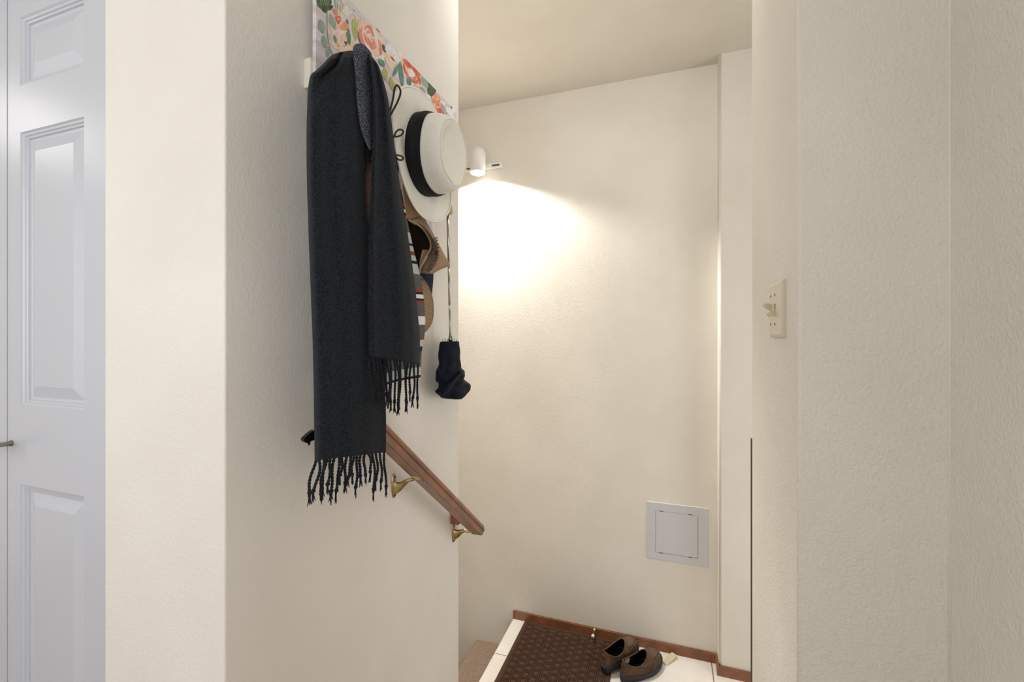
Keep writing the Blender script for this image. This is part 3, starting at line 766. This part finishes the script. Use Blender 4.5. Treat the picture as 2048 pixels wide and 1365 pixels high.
# ================================================================ CHARCOAL SCARF
def wave(c, r, ks=((3, .0032, .4), (7, .0012, 1.7))):
    return sum(a*math.sin(k*PI*c+ph+r*1.3) for k, a, ph in ks)
t = empty('charcoal_scarf', (-.61, .88, .60), 'long charcoal wool scarf with twisted fringe draped over the left of the rack', 'scarf')
def XA(c, r):
    top = max(0, 1-r/.10)
    x = -.600+wave(c, r)*min(1, r*4)-.055*top
    x -= .030*max(0, (.12-c)/.12)**2
    x += .010*math.sin(c*PI)
    if r < .42:
        k = 1-r/.42; cc = .50-.55*r/.42*.8
        x -= .034*k*math.exp(-((c-cc)/.085)**2); x += .014*k*math.exp(-((c-cc-.2)/.1)**2)+.010*k*math.exp(-((c-cc+.22)/.1)**2)
        x -= .012*k*math.exp(-((c-.93)/.06)**2)
    return x
A_rows = [(676, 105, 700, 101), (664, 110, 709, 103), (655, 118, 716, 113), (645, 129, 722, 128), (633, 140, 725, 142), (622, 149, 726, 156), (618, 163, 727, 172), (615.5, 185, 728, 190), (614, 220, 728.5, 220), (613, 260, 729, 260), (613, 320, 729, 320), (614, 380, 731, 380), (616, 430, 733, 430), (617, 470, 744, 470),
          (619, 520, 750, 520), (622, 600, 758, 600), (625, 680, 765, 680), (627, 760, 770, 758), (628, 840, 772, 830), (629, 888, 772, 872), (629, 922, 772, 905)]
bm = bmesh.new(); sheet(bm, A_rows, 44, XA, nrow=90, thick=.009)
mesh_obj('long_tail', bm, M_SCARF, t, smooth=True)
def XB(c, r):
    top = max(0, 1-r/.12)
    return -.572+wave(c, r, ((2.6, .004, 1.0), (6, .001, .2)))*min(1, r*3)-.045*top-.035*max(0, (c-.86)/.14)**2-.012*max(0, (.1-c)/.1)
B_rows = [(731, 97, 738, 104), (737, 108, 748, 118), (740, 122, 758, 133), (743, 150, 766, 158), (746, 185, 775, 192), (747, 230, 782, 235), (746, 280, 788, 285), (743, 330, 794, 332), (741, 390, 803, 392), (738, 450, 813, 452), (736, 510, 822, 512),
          (736, 570, 830, 572), (735, 630, 836, 632), (736, 675, 840, 682), (737, 712, 839, 730)]
bm = bmesh.new(); sheet(bm, B_rows, 30, XB, nrow=70, thick=.009)
mesh_obj('short_tail', bm, M_SCARF, t, smooth=True)
# tweed reverse side folded over the hook
F_rows = [(711, 88, 722, 86), (706, 95, 733, 94), (706, 110, 743, 108), (709, 135, 747, 132), (711, 165, 750, 160), (713, 195, 752, 190), (716, 225, 753, 220), (721, 255, 753, 252), (729, 280, 752, 282), (738, 300, 750, 302)]
bm = bmesh.new(); sheet(bm, F_rows, 12, lambda c, r: -.586+.009*math.sin(c*PI)-.04*max(0, 1-r/.12)-.014*c, nrow=30, thick=.012)
mesh_obj('folded_reverse', bm, M_TWEED, t, smooth=True)
# shaded inner fold under it
G_rows = [(716, 230, 745, 230), (718, 270, 746, 270), (720, 300, 745, 300), (722, 322, 742, 316), (724, 329, 738, 322)]
bm = bmesh.new(); sheet(bm, G_rows, 8, lambda c, r: -.613+.004*math.sin(c*PI), nrow=10, thick=.006)
mesh_obj('inner_fold', bm, M_SCARF, t, smooth=True)
def tassel(p0, p1, parent, r=.0021, flare=True, X0=None):
    bm = bmesh.new(); p0, p1 = Vector(p0), Vector(p1); ln = (p1-p0).length; n = 44; ph = random.random()*6
    bend = Vector((0, random.uniform(-.006, .006), 0))
    def base(q): return p0.lerp(p1, q)+bend*math.sin(q*PI)+Vector((0, .002*math.sin(q*7+ph), 0))
    for s in (0, PI):
        pts = []; rr = []
        for i in range(n):
            q = i/(n-1); a = q*ln/.012*2*PI+s+ph
            pts.append(base(q)+Vector((math.cos(a), math.sin(a), 0))*r*.55); rr.append(r*(.86 if abs(q-.9) > .035 else 1.35))
        tube(bm, pts, rr, 6)
    for k in range(6):
        e = base(1); d = Vector((random.uniform(-.003, .003), random.uniform(-.004, .004), -random.uniform(.010, .019)))
        tube(bm, [e+Vector((0, 0, .004)), e+d*.5, e+d], [.0016, .0011, .0006], 5)
    mesh_obj('tassel', bm, M_SCARF, parent, smooth=True)
NA = 19
for i in range(NA):
    c = (i+.4)/NA; x = 629+143*c; y = 921-16*c
    lean = -13*(1-c)**1.5+4*c+random.uniform(-3, 3)
    ye = random.choice([1004, 996, 985, 972, 1002, 990])-14*c+random.uniform(-6, 6)
    X = XA(c, 1)-.004
    tassel(P(x, y-2, X), P(x+lean, ye-8, X+random.uniform(-.004, .004)), t, r=.0022)
NB = 15
for i in range(NB):
    c = (i+.4)/NB; x = 738+101*c; y = 713+17*c
    ye = (800 if c < .25 else random.choice([822, 812, 800, 818]))-4*c+random.uniform(-5, 5)
    X = XB(c, 1)-.004
    tassel(P(x, y-2, X), P(x+random.uniform(-5, 5)+(3 if c < .3 else 0), ye-6, X+random.uniform(-.003, .006)), t, r=.0021)

# ================================================================ STRIPED SCARF
cols = {'w': mat('striped scarf white', '#e4e6ea', rough=.9), 'l': mat('striped scarf light grey', '#c3c7c6', rough=.9), 'g': mat('striped scarf dark grey', '#5c5957', rough=.9),
        'k': mat('striped scarf black', '#121316', rough=.9), 'r': mat('striped scarf rust', '#8d452c', rough=.9)}
ck = list(cols)
seq = [(352, 'g'), (364, 'w'), (379, 'k'), (408, 'r'), (413, 'k'), (419, 'w'), (426, 'k'), (432, 'r'), (438.5, 'g'), (466, 'l'), (488, 'k'), (493, 'l'), (504, 'r'), (512, 'l'), (523, 'k'), (529, 'l'), (549.5, 'g'),
       (579, 'r'), (585.5, 'k'), (590, 'w'), (598, 'k'), (602, 'r'), (608, 'g'), (633, 'w'), (650, 'g'), (675, 'r'), (680, 'l'), (693, 'k'), (703, 'g'), (734, 'l'), (750, 'k'), (755, None)]
def xr_at(y):
    pts = [(340, 793), (364, 799), (410, 808), (440, 813.5), (500, 826), (550, 838.5), (600, 846), (640, 848.5), (675, 846), (700, 841), (755, 838)]
    for (a, b_), (c, d) in zip(pts, pts[1:]):
        if a <= y <= c: return b_+(d-b_)*(y-a)/(c-a)
    return pts[-1][1]
def Ypx(y):  # the right-edge pixel of a stripe gives its height
    return P(xr_at(y), y, -.655).z
bm = bmesh.new()
rowsZ = []
for (y, k), (y2, _) in zip(seq, seq[1:]):
    m_ = max(1, int((y2-y)/6)) 
    for q in range(m_): rowsZ.append((y+(y2-y)*q/m_, k))
rowsZ.append((755, 'k'))
grid = []; NC = 22
for y, k in rowsZ:
    p1 = P(xr_at(y), y, -.655); r = (y-352)/403; row = []
    Yl = P(625.5, 700, -.655).y
    for j in range(NC):
        c = j/(NC-1); X = -.655+.006*math.sin(c*PI*4+r)-.0*c
        row.append((Vector((X, Yl+(p1.y-Yl)*c, p1.z-.010*(1-c))), k))
    grid.append(row)
V = [[bm.verts.new(p) for p, _ in row] for row in grid]
for i in range(len(V)-1):
    for j in range(NC-1):
        f = bm.faces.new((V[i][j], V[i+1][j], V[i+1][j+1], V[i][j+1])); f.material_index = ck.index(grid[i][0][1]); f.smooth = True
t = empty('striped_scarf', (-.66, .95, .55), 'grey scarf with white, rust and black stripes hanging behind the charcoal scarf', 'scarf')
o = mesh_obj('cloth', bm, [cols[k] for k in ck], t); sm = o.modifiers.new('s', 'SOLIDIFY'); sm.thickness = .003; sm.offset = -1
bm = bmesh.new(); tp = [grid[0][j][0] for j in range(0, NC, 3)]
hk = Vector((XL+.052, 1.02, .540))
rings = []
for q in range(9):
    f = q/8; rings.append([hk+Vector((-.004, (j-3.5)*.004, 0))*(1) if f == 1 else (grid[0][int(j*(NC-1)/7)][0].lerp(hk+Vector((-.004, (j-3.5)*.005, 0)), f)) for j in range(8)])
loft(bm, rings, closed=False); o = mesh_obj('gathered_top', bm, cols['g'], t, smooth=True); o.modifiers.new('s', 'SOLIDIFY').thickness = .003

# ================================================================ CORD LOOPS
def loop(pts, X, label, w_=.0024):
    bm = bmesh.new()
    s = spline(pts, 30); P3 = [P(x, y, X+.010*math.sin(i/29*PI)) for i, (x, y) in enumerate(s)]
    tube(bm, P3, w_, 8)
    tag(mesh_obj('cord_loop', bm, M_BLACK, None, smooth=True), label, 'cord')
loop([(768, 250), (779, 224), (786, 198), (789, 178), (793.5, 170.5), (799, 176), (801, 187), (794, 206), (780, 232), (770, 252)], -.622, 'black cord loop, long topmost one beside the straw hat')
loop([(770, 290), (786, 276), (793, 263), (801, 259), (806.5, 263), (803, 270), (794, 273.5), (786, 275), (770, 296)], -.622, 'black cord loop, middle one of three in front of the hat brim', .0022)
loop([(776, 306), (786, 311.5), (794, 310.5), (803, 312.5), (806.5, 317), (803, 320.5), (796, 319), (791, 314), (776, 300)], -.622, 'black cord loop, smallest and lowest of the three by the hat', .0022)

# ================================================================ STRAW HAT
HC = P(846, 312, -.640)
nrm = Vector((.99, -.045, -.08)).normalized()
tl = math.radians(25)
Ld = Vector((0, math.sin(tl), -math.cos(tl))); Ld = (Ld-nrm*Ld.dot(nrm)).normalized(); Sd = nrm.cross(Ld).normalized()
if Sd.y < 0: Sd = -Sd
t = empty('panama_hat', HC, 'off-white woven sun hat with wide black band on the rack', 'hat')
def H(a, b_, h): return HC+Ld*a+Sd*b_+nrm*h
n = 72
bm = bmesh.new(); rings = []
for q in range(13):
    f = q/12; r = []
    for j in range(n):
        th = 2*PI*j/n; c, s = math.cos(th), math.sin(th)
        ai, bi = .104, .086; ao, bo = .173+.004*c, .138-.022*max(0, s)
        k = f; hh = .004+.010*math.sin(f*PI*.5)*(.25+.9*abs(s)**2)*1.0+.016*f*f*max(0, c)*1.0-.010*f*max(0, -c)+.004*math.sin(3*th+.6)*f
        r.append(H((ai+(ao-ai)*k)*c, (bi+(bo-bi)*k)*s, hh-.004))
    rings.append(r)
loft(bm, rings)
# rolled edge
tube(bm, rings[-1], .0022, 8, closed=True)
o = mesh_obj('brim', bm, M_STRAW, t, smooth=True); sm = o.modifiers.new('s', 'SOLIDIFY'); sm.thickness = .0022; sm.offset = 0
bm = bmesh.new(); rings = []
def crown_pt(j, sc, h, pin=0):
    th = 2*PI*j/n; c, s = math.cos(th), math.sin(th)
    a, b_ = .105*sc, .087*sc
    pinch = 1-pin*math.exp(-((th-(PI*.22))**2)/.06)-pin*math.exp(-((th-(2*PI-PI*.22))**2)/.06)
    return H(a*c, b_*s*pinch, h)
CP = [(1.0, 0, 0), (1.0, .02, 0), (.98, .045, .03), (.955, .068, .07), (.91, .083, .12), (.85, .093, .16), (.77, .098, .18), (.67, .096, .16), (.55, .088, .1), (.40, .082, .05), (.2, .081, 0), (.02, .082, 0)]
CP = spline(CP, 30)
for sc, h, pin in CP: rings.append([crown_pt(j, sc, h+.006*math.cos(2*PI*j/n)*(-1)*(h/.1)*0, pin) for j in range(n)])
loft(bm, rings, cap1=True)
# teardrop seam
tube(bm, [crown_pt(j, .80, .0985, .17) for j in range(n)], .0009, 5, closed=True)
mesh_obj('crown', bm, M_STRAW, t, smooth=True)
bm = bmesh.new(); rings = []
for q in range(12):
    f = q/11; r = []
    for j in range(n):
        th = 2*PI*j/n
        h = .001+.046*f+.004*math.sin(2*th)
        off = 1.022+.018*math.sin(f*PI)+.006*math.sin(f*12+2*th)
        if q in (0, 11): off = 1.006
        sc = 1.0-.35*max(0, h-.02)*.9
        r.append(crown_pt(j, sc*off, h, .02*f))
    rings.append(r)
loft(bm, rings); mesh_obj('hat_band', bm, M_BAND, t, smooth=True)

# ================================================================ UMBRELLA
UX = -.665
t = empty('folding_umbrella', P(900, 380, UX), 'navy folding umbrella with bare metal shaft hanging from the last hook', 'umbrella')
bm = bmesh.new()
hkp = Vector((XL+.052, 1.318, .530))
for dx in (-1, 1):
    pts = [P(900+dx*1.6, 380, UX), P(900+dx*2.2, 392, UX), P(899+dx*1.2, 410, UX)]
    tube(bm, [hkp+Vector((0, dx*.004, 0))]+pts, .0018, 6)
tube(bm, spline([hkp+Vector((0, -.004, 0)), hkp+Vector((0, 0, .004)), hkp+Vector((0, .004, 0))], 8), .0018, 6)
mesh_obj('wrist_strap', bm, M_BLACK, t, smooth=True)
bm = bmesh.new(); rings = []
hc = P(895.5, 418, UX); 
Mh = Matrix.Translation(hc) @ Matrix.Rotation(math.radians(8), 4, 'X')
for z, w_, d_ in ((.019, .008, .006), (.017, .012, .009), (.008, .0155, .011), (-.008, .016, .012), (-.015, .0145, .011), (-.018, .010, .008)):
    rings.append([Mh @ Vector((d_*math.copysign(abs(math.cos(a))**.5, math.cos(a)), w_*math.copysign(abs(math.sin(a))**.5, math.sin(a)), z)) for a in [2*PI*j/24 for j in range(24)]])
loft(bm, rings, cap0=True, cap1=True); bmesh.ops.recalc_face_normals(bm, faces=bm.faces)
mesh_obj('handle', bm, mat('pale gold handle', '#b09c68', rough=.4), t, smooth=True)
bm = bmesh.new(); a, b_, c, d = P(895.5, 425, UX), P(897.5, 535, UX), P(899, 610, UX), P(901, 690, UX)
tube(bm, [a, b_], .0042, 12); tube(bm, [b_, c], .0036, 12); tube(bm, [c, d], .0031, 12)
mesh_obj('shaft', bm, mat('chrome shaft', '#b9b4ac', rough=.2, metal=1), t, smooth=True)
# runner and rib ends
bm = bmesh.new(); lathe(bm, [(0, .006), (.006, .009), (.012, .006), (.02, .005)], Matrix.Translation(P(901, 683, UX)), 14); mesh_obj('runner', bm, M_NICKEL, t, smooth=True)
for k in range(7):
    bm = bmesh.new(); x = 886+27*k/6; p = P(x, 684, UX+.012*math.sin(k*2.1)); tube(bm, [p, p+Vector((0, 0, .008+.003*(k % 2)))], .0012, 6)
    mesh_obj('rib_tip', bm, M_NICKEL, t)
U_rows = [(886, 684, 913, 683), (884, 690, 914.5, 689), (883, 702, 916, 701), (882, 720, 917, 719), (880.5, 734, 918, 732), (877, 741, 921, 738), (875.5, 748, 926, 742), (878, 755, 926, 750), (879.5, 763, 924, 758), (880, 770, 931, 764), (879, 777, 938, 770), (879, 784, 937, 779), (884, 792, 928, 789), (890, 797, 918, 797), (897, 798, 908, 799)]
U_rows = spline(U_rows, 44)
bm = bmesh.new(); rings = []; nn = 40
for i, (xl, yl, xr, yr) in enumerate(U_rows):
    r = i/43; a, b_ = P(xl, yl, UX), P(xr, yr, UX); cc = (a+b_)/2; hw = (b_-a).length/2; ring = []
    dep = min(hw, .022+.01*r)
    for j in range(nn):
        th = 2*PI*j/nn
        fold = 1-.10*(.5+.5*math.sin(7*th+3.5*math.sin(r*5)))*(1 if abs(math.cos(th)) < .9 else .3)*(.4+r)
        nz = mnoise.noise(Vector((cc.z*38, math.cos(th)*1.6, math.sin(th)*1.6+3)))*(.10+.35*r); fold += nz
        ring.append(cc+Vector((dep*math.sin(th)*fold, (b_-a).normalized().y*hw*math.cos(th)*(1 if abs(math.cos(th)) > .9 else fold), (b_-a).normalized().z*hw*math.cos(th))))
    rings.append(ring)
loft(bm, rings, cap0=True, cap1=True); bmesh.ops.recalc_face_normals(bm, faces=bm.faces)
mesh_obj('folded_canopy', bm, M_NAVY, t, smooth=True)
bm = bmesh.new(); rings = []
for q in range(9):   # crumpled fabric flap across the bottom
    f = q/8; x = 884+42*f; y = 786-44*f**1.3
    p = P(x, y, UX+.026+.010*math.sin(f*PI)); rr = .012+.006*math.sin(f*PI*1.5)
    rings.append([p+Vector((.35*rr*math.sin(a), rr*.8*math.cos(a)*(1+.2*math.sin(3*a)), rr*(.8*math.cos(a)+.6*math.sin(a)))) for a in [2*PI*j/16 for j in range(16)]])
loft(bm, rings, cap0=True, cap1=True); bmesh.ops.recalc_face_normals(bm, faces=bm.faces)
mesh_obj('fabric_flap', bm, M_NAVY, t, smooth=True)

# ================================================================ TAN HAT WITH LETTERING
TX = -.668
t = empty('safari_cap', P(840, 450, TX), 'tan cotton safari hat with dark lettering, its dark inside open to the stairs', 'hat')
def Xt(c, r): return -.690+.010*math.sin(min(1, c*1.15)*PI*.62)
T1 = [(809, 357, 814, 357), (806, 366, 820, 363), (806, 378, 824.5, 372), (808, 392, 829, 387), (810, 408, 834, 403), (813, 424, 840, 417), (815, 436, 845, 427), (820, 444, 848.5, 436), (830, 451, 852, 444)]
bm = bmesh.new(); sheet(bm, T1, 14, Xt, nrow=26, thick=.004); mesh_obj('ribbed_panel', bm, M_TANRIB, t, smooth=True)
T2 = [(822, 441, 848, 433), (833, 449, 853, 443), (843, 456, 860, 456), (850, 464, 867, 468), (856, 474, 873, 480), (861, 484, 880, 493), (862, 496, 887, 506), (858, 508, 893.5, 518), (852, 520, 899, 528), (846, 531, 896, 533), (841, 541, 878, 541), (840, 547, 866, 548)]
bm = bmesh.new(); sheet(bm, T2, 18, lambda c, r: TX-.015+.050*math.sin(c*PI*.75)*math.sin(min(1, r*1.3+.1)*PI*.6), nrow=36, thick=.004)
mesh_obj('printed_panel', bm, M_TAN, t, smooth=True)
bm = bmesh.new()
edge = spline([(817, 440), (830, 446), (843, 455), (852, 466), (859, 479), (862, 491), (859, 503), (852, 514), (846, 526), (841, 537), (840, 546)], 40)
tube(bm, [P(x, y, (-.690+.016*min(1, i/8))+.004*math.sin(i/39*PI)) for i, (x, y) in enumerate(edge)], .0032, 8); mesh_obj('rim_binding', bm, M_TAN2, t, smooth=True)
bm = bmesh.new()
T3 = [(806, 432, 824, 444), (810, 446, 842, 456), (815, 464, 857, 478), (820, 482, 861, 492), (826, 500, 858, 506), (831, 520, 849, 522), (836, 544, 841, 544)]
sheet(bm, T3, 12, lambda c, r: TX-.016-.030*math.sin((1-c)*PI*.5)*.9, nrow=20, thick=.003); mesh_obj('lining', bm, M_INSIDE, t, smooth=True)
bm = bmesh.new()
T4 = [(845, 500, 859, 500), (842, 512, 853, 512), (839, 526, 846, 526), (838, 544, 841, 545)]
sheet(bm, T4, 8, lambda c, r: TX-.012, nrow=12, thick=.003); mesh_obj('inner_band', bm, M_TAN2, t, smooth=True)
bm = bmesh.new()
for off in (0, 4.2):
    tube(bm, [P(794+off, 318, -.682), P(799+off, 335, -.683), P(805+off, 352, -.683), P(809+off*.9, 366, -.682)], .0022, 6)
mesh_obj('leather_strap', bm, M_LEATH, t, smooth=True)
def text(s, size, px, py, X, rotpx, parent, m, name='lettering', shear=0, bend=None):
    cu = bpy.data.curves.new(name, 'FONT'); cu.body = s; cu.size = size; cu.extrude = .0003; cu.align_x = 'LEFT'; cu.offset = size*.018; cu.shear = shear
    o = bpy.data.objects.new('tmp', cu); COL.objects.link(o); bpy.context.view_layer.update()
    me = bpy.data.meshes.new_from_object(o.evaluated_get(bpy.context.evaluated_depsgraph_get())); bpy.data.objects.remove(o)
    for v in me.vertices:   # letters run along a photo-space curve on the cloth, tops towards the right
        q = v.co.x; h = v.co.y
        x, y, ang_ = bend(q)
        px_, py_ = x+h*math.cos(ang_), y+h*math.sin(ang_)
        v.co = P(px_, py_, X(px_, py_)+v.co.z+.0)
    o = bpy.data.objects.new(name, me); COL.objects.link(o); me.materials.clear(); me.materials.append(m)
    o.parent = parent; o.matrix_parent_inverse = parent.matrix_world.inverted()
    return o
def bend_on(pts):
    s = spline(pts, 60); L_ = [0]
    for a, b_ in zip(s, s[1:]): L_.append(L_[-1]+math.hypot(b_[0]-a[0], b_[1]-a[1]))
    def f(q):
        i = 0
        while i < 58 and L_[i+1] < q: i += 1
        k = (q-L_[i])/max(1e-6, L_[i+1]-L_[i]); x = s[i][0]+(s[i+1][0]-s[i][0])*k; y = s[i][1]+(s[i+1][1]-s[i][1])*k
        dx, dy = s[i+1][0]-s[i][0], s[i+1][1]-s[i][1]
        return x, y, math.atan2(dy, dx)-PI/2
    return f
XT = lambda x, y: TX+.0400
text('SHAMWARI', 13.5, 0, 0, XT, 0, t, M_INK, bend=bend_on([(865, 476), (869, 494), (868, 510), (861, 527), (849, 543)]))
text('GAME RESERVE', 6.4, 0, 0, XT, 0, t, M_INK, bend=bend_on([(861.5, 487), (863.5, 500), (861, 514), (856, 528), (849, 545)]))

# ================================================================ NAVY CAP WITH STITCHED BILL
t = empty('baseball_cap', P(850, 560, -.67), 'navy cap with stitched tan bill hanging below the tan hat', 'cap')
bm = bmesh.new()
C1 = [(820, 536, 866, 536), (822, 548, 867, 549), (826, 562, 866.5, 562), (830, 576, 865, 578), (832, 590, 863.5, 592), (834, 604, 861, 604)]
sheet(bm, C1, 12, lambda c, r: -.690+.014*math.sin(c*PI), nrow=20, thick=.012); mesh_obj('crown', bm, M_NAVYCOT, t, smooth=True)
bm = bmesh.new()
C2 = [(828, 556, 845, 560), (826, 566, 853, 570), (826, 580, 859.5, 584), (827, 598, 864, 600), (828, 615, 865.5, 618), (829, 632, 864.5, 636), (831, 648, 860, 650), (834, 660, 853, 660), (838, 666, 846, 666)]
sheet(bm, C2, 16, lambda c, r: -.675+.020*math.sin(c*PI*.9)*math.sin(r*PI), nrow=30, thick=.004); mesh_obj('bill', bm, M_BILL, t, smooth=True)
bm = bmesh.new()
edge = spline([(846, 560), (853.5, 570), (860, 584), (864.5, 600), (866, 618), (865, 636), (860.5, 650), (853.5, 660), (846.5, 666)], 30)
tube(bm, [P(x, y, -.672) for x, y in edge], .0026, 8); mesh_obj('bill_edge', bm, M_BILL, t, smooth=True)
bm = bmesh.new()
for a, b_ in (((840, 553), (843, 559)), ((843, 553), (840.5, 560)), ((844, 555), (845.5, 559)), ((839.5, 557), (842, 552))):
    tube(bm, [P(a[0], a[1], -.672), P(b_[0], b_[1], -.672)], .0006, 5)
mesh_obj('embroidery', bm, cols['l'], t)

# ================================================================ WHITE CLOTH, BLACK CLIP
bm = bmesh.new()
sheet(bm, [(838, 400, 866, 400), (840, 420, 867, 424), (842, 440, 868, 448), (845, 462, 868.5, 470), (848, 474, 868, 477)], 10, lambda c, r: -.700+.004*math.sin(c*9), nrow=16, thick=.003)
tag(mesh_obj('white_cloth', bm, cols['w'], smooth=True), 'white cloth corner hanging between the straw hat brim and the wall', 'cloth')
t = empty('strap_buckle', P(622, 876, -.68), 'black plastic buckle on a strap peeking out left of the long scarf', 'buckle')
bm = bmesh.new(); rings = []
out = spline([(640, 862), (630, 861), (622, 866), (614, 873), (608.5, 879), (609.5, 884), (614, 887), (620, 886), (624, 882.5), (632, 881), (640, 880)], 30)
XB_ = -.655
f0 = [P(x, y, XB_) for x, y in out]; f1 = [p+Vector((-.012, .003, 0)) for p in f0]
v0 = [bm.verts.new(p) for p in f0]; v1 = [bm.verts.new(p) for p in f1]; k = len(v0)
for i in range(k): bm.faces.new((v0[i], v0[(i+1) % k], v1[(i+1) % k], v1[i]))
bm.faces.new(v0); bm.faces.new(v1[::-1]); bmesh.ops.recalc_face_normals(bm, faces=bm.faces)
bmesh.ops.bevel(bm, geom=list(bm.edges), offset=.001, segments=2, affect='EDGES')
M_GLOSS = mat('glossy black plastic', '#0a0a0b', rough=.3)
mesh_obj('clip_body', bm, M_GLOSS, t)
bm = bmesh.new(); tube(bm, [P(616, 884, XB_-.006), P(618.5, 888, XB_-.006), P(617.5, 892, XB_-.006)], [.003, .0028, .001], 8); mesh_obj('clip_pin', bm, M_GLOSS, t, smooth=True)
bm = bmesh.new()
sheet(bm, [(650, 480, 662, 480), (645, 640, 657, 640), (640, 800, 652, 800), (636, 866, 648, 872)], 4, lambda c, r: -.675+.014*r, nrow=20, thick=.002)
mesh_obj('strap', bm, M_BLACK, t)

# ================================================================ BROWN BAG BEHIND THE SCARVES
t = empty('canvas_bag', P(735, 330, -.640), 'brown canvas bag seen through the gap between the charcoal scarf tails', 'bag')
bm = bmesh.new(); sheet(bm, [(722, 318, 750, 314), (720, 345, 756, 358), (718, 400, 760, 398), (718, 440, 762, 440), (722, 474, 758, 474)], 10, lambda c, r: -.643+.006*math.sin(c*PI), nrow=14, thick=.006)
mesh_obj('bag_body', bm, mat('brown canvas', '#a98a70', rough=.9, col2='#8f7058', nscale=90), t, smooth=True)
bm = bmesh.new(); tube(bm, [P(x, y, -.640) for x, y in spline([(724, 345), (727, 328), (734, 318), (744, 326), (748, 345)], 14)], .004, 8)
mesh_obj('bag_handle', bm, M_LEATH, t, smooth=True)
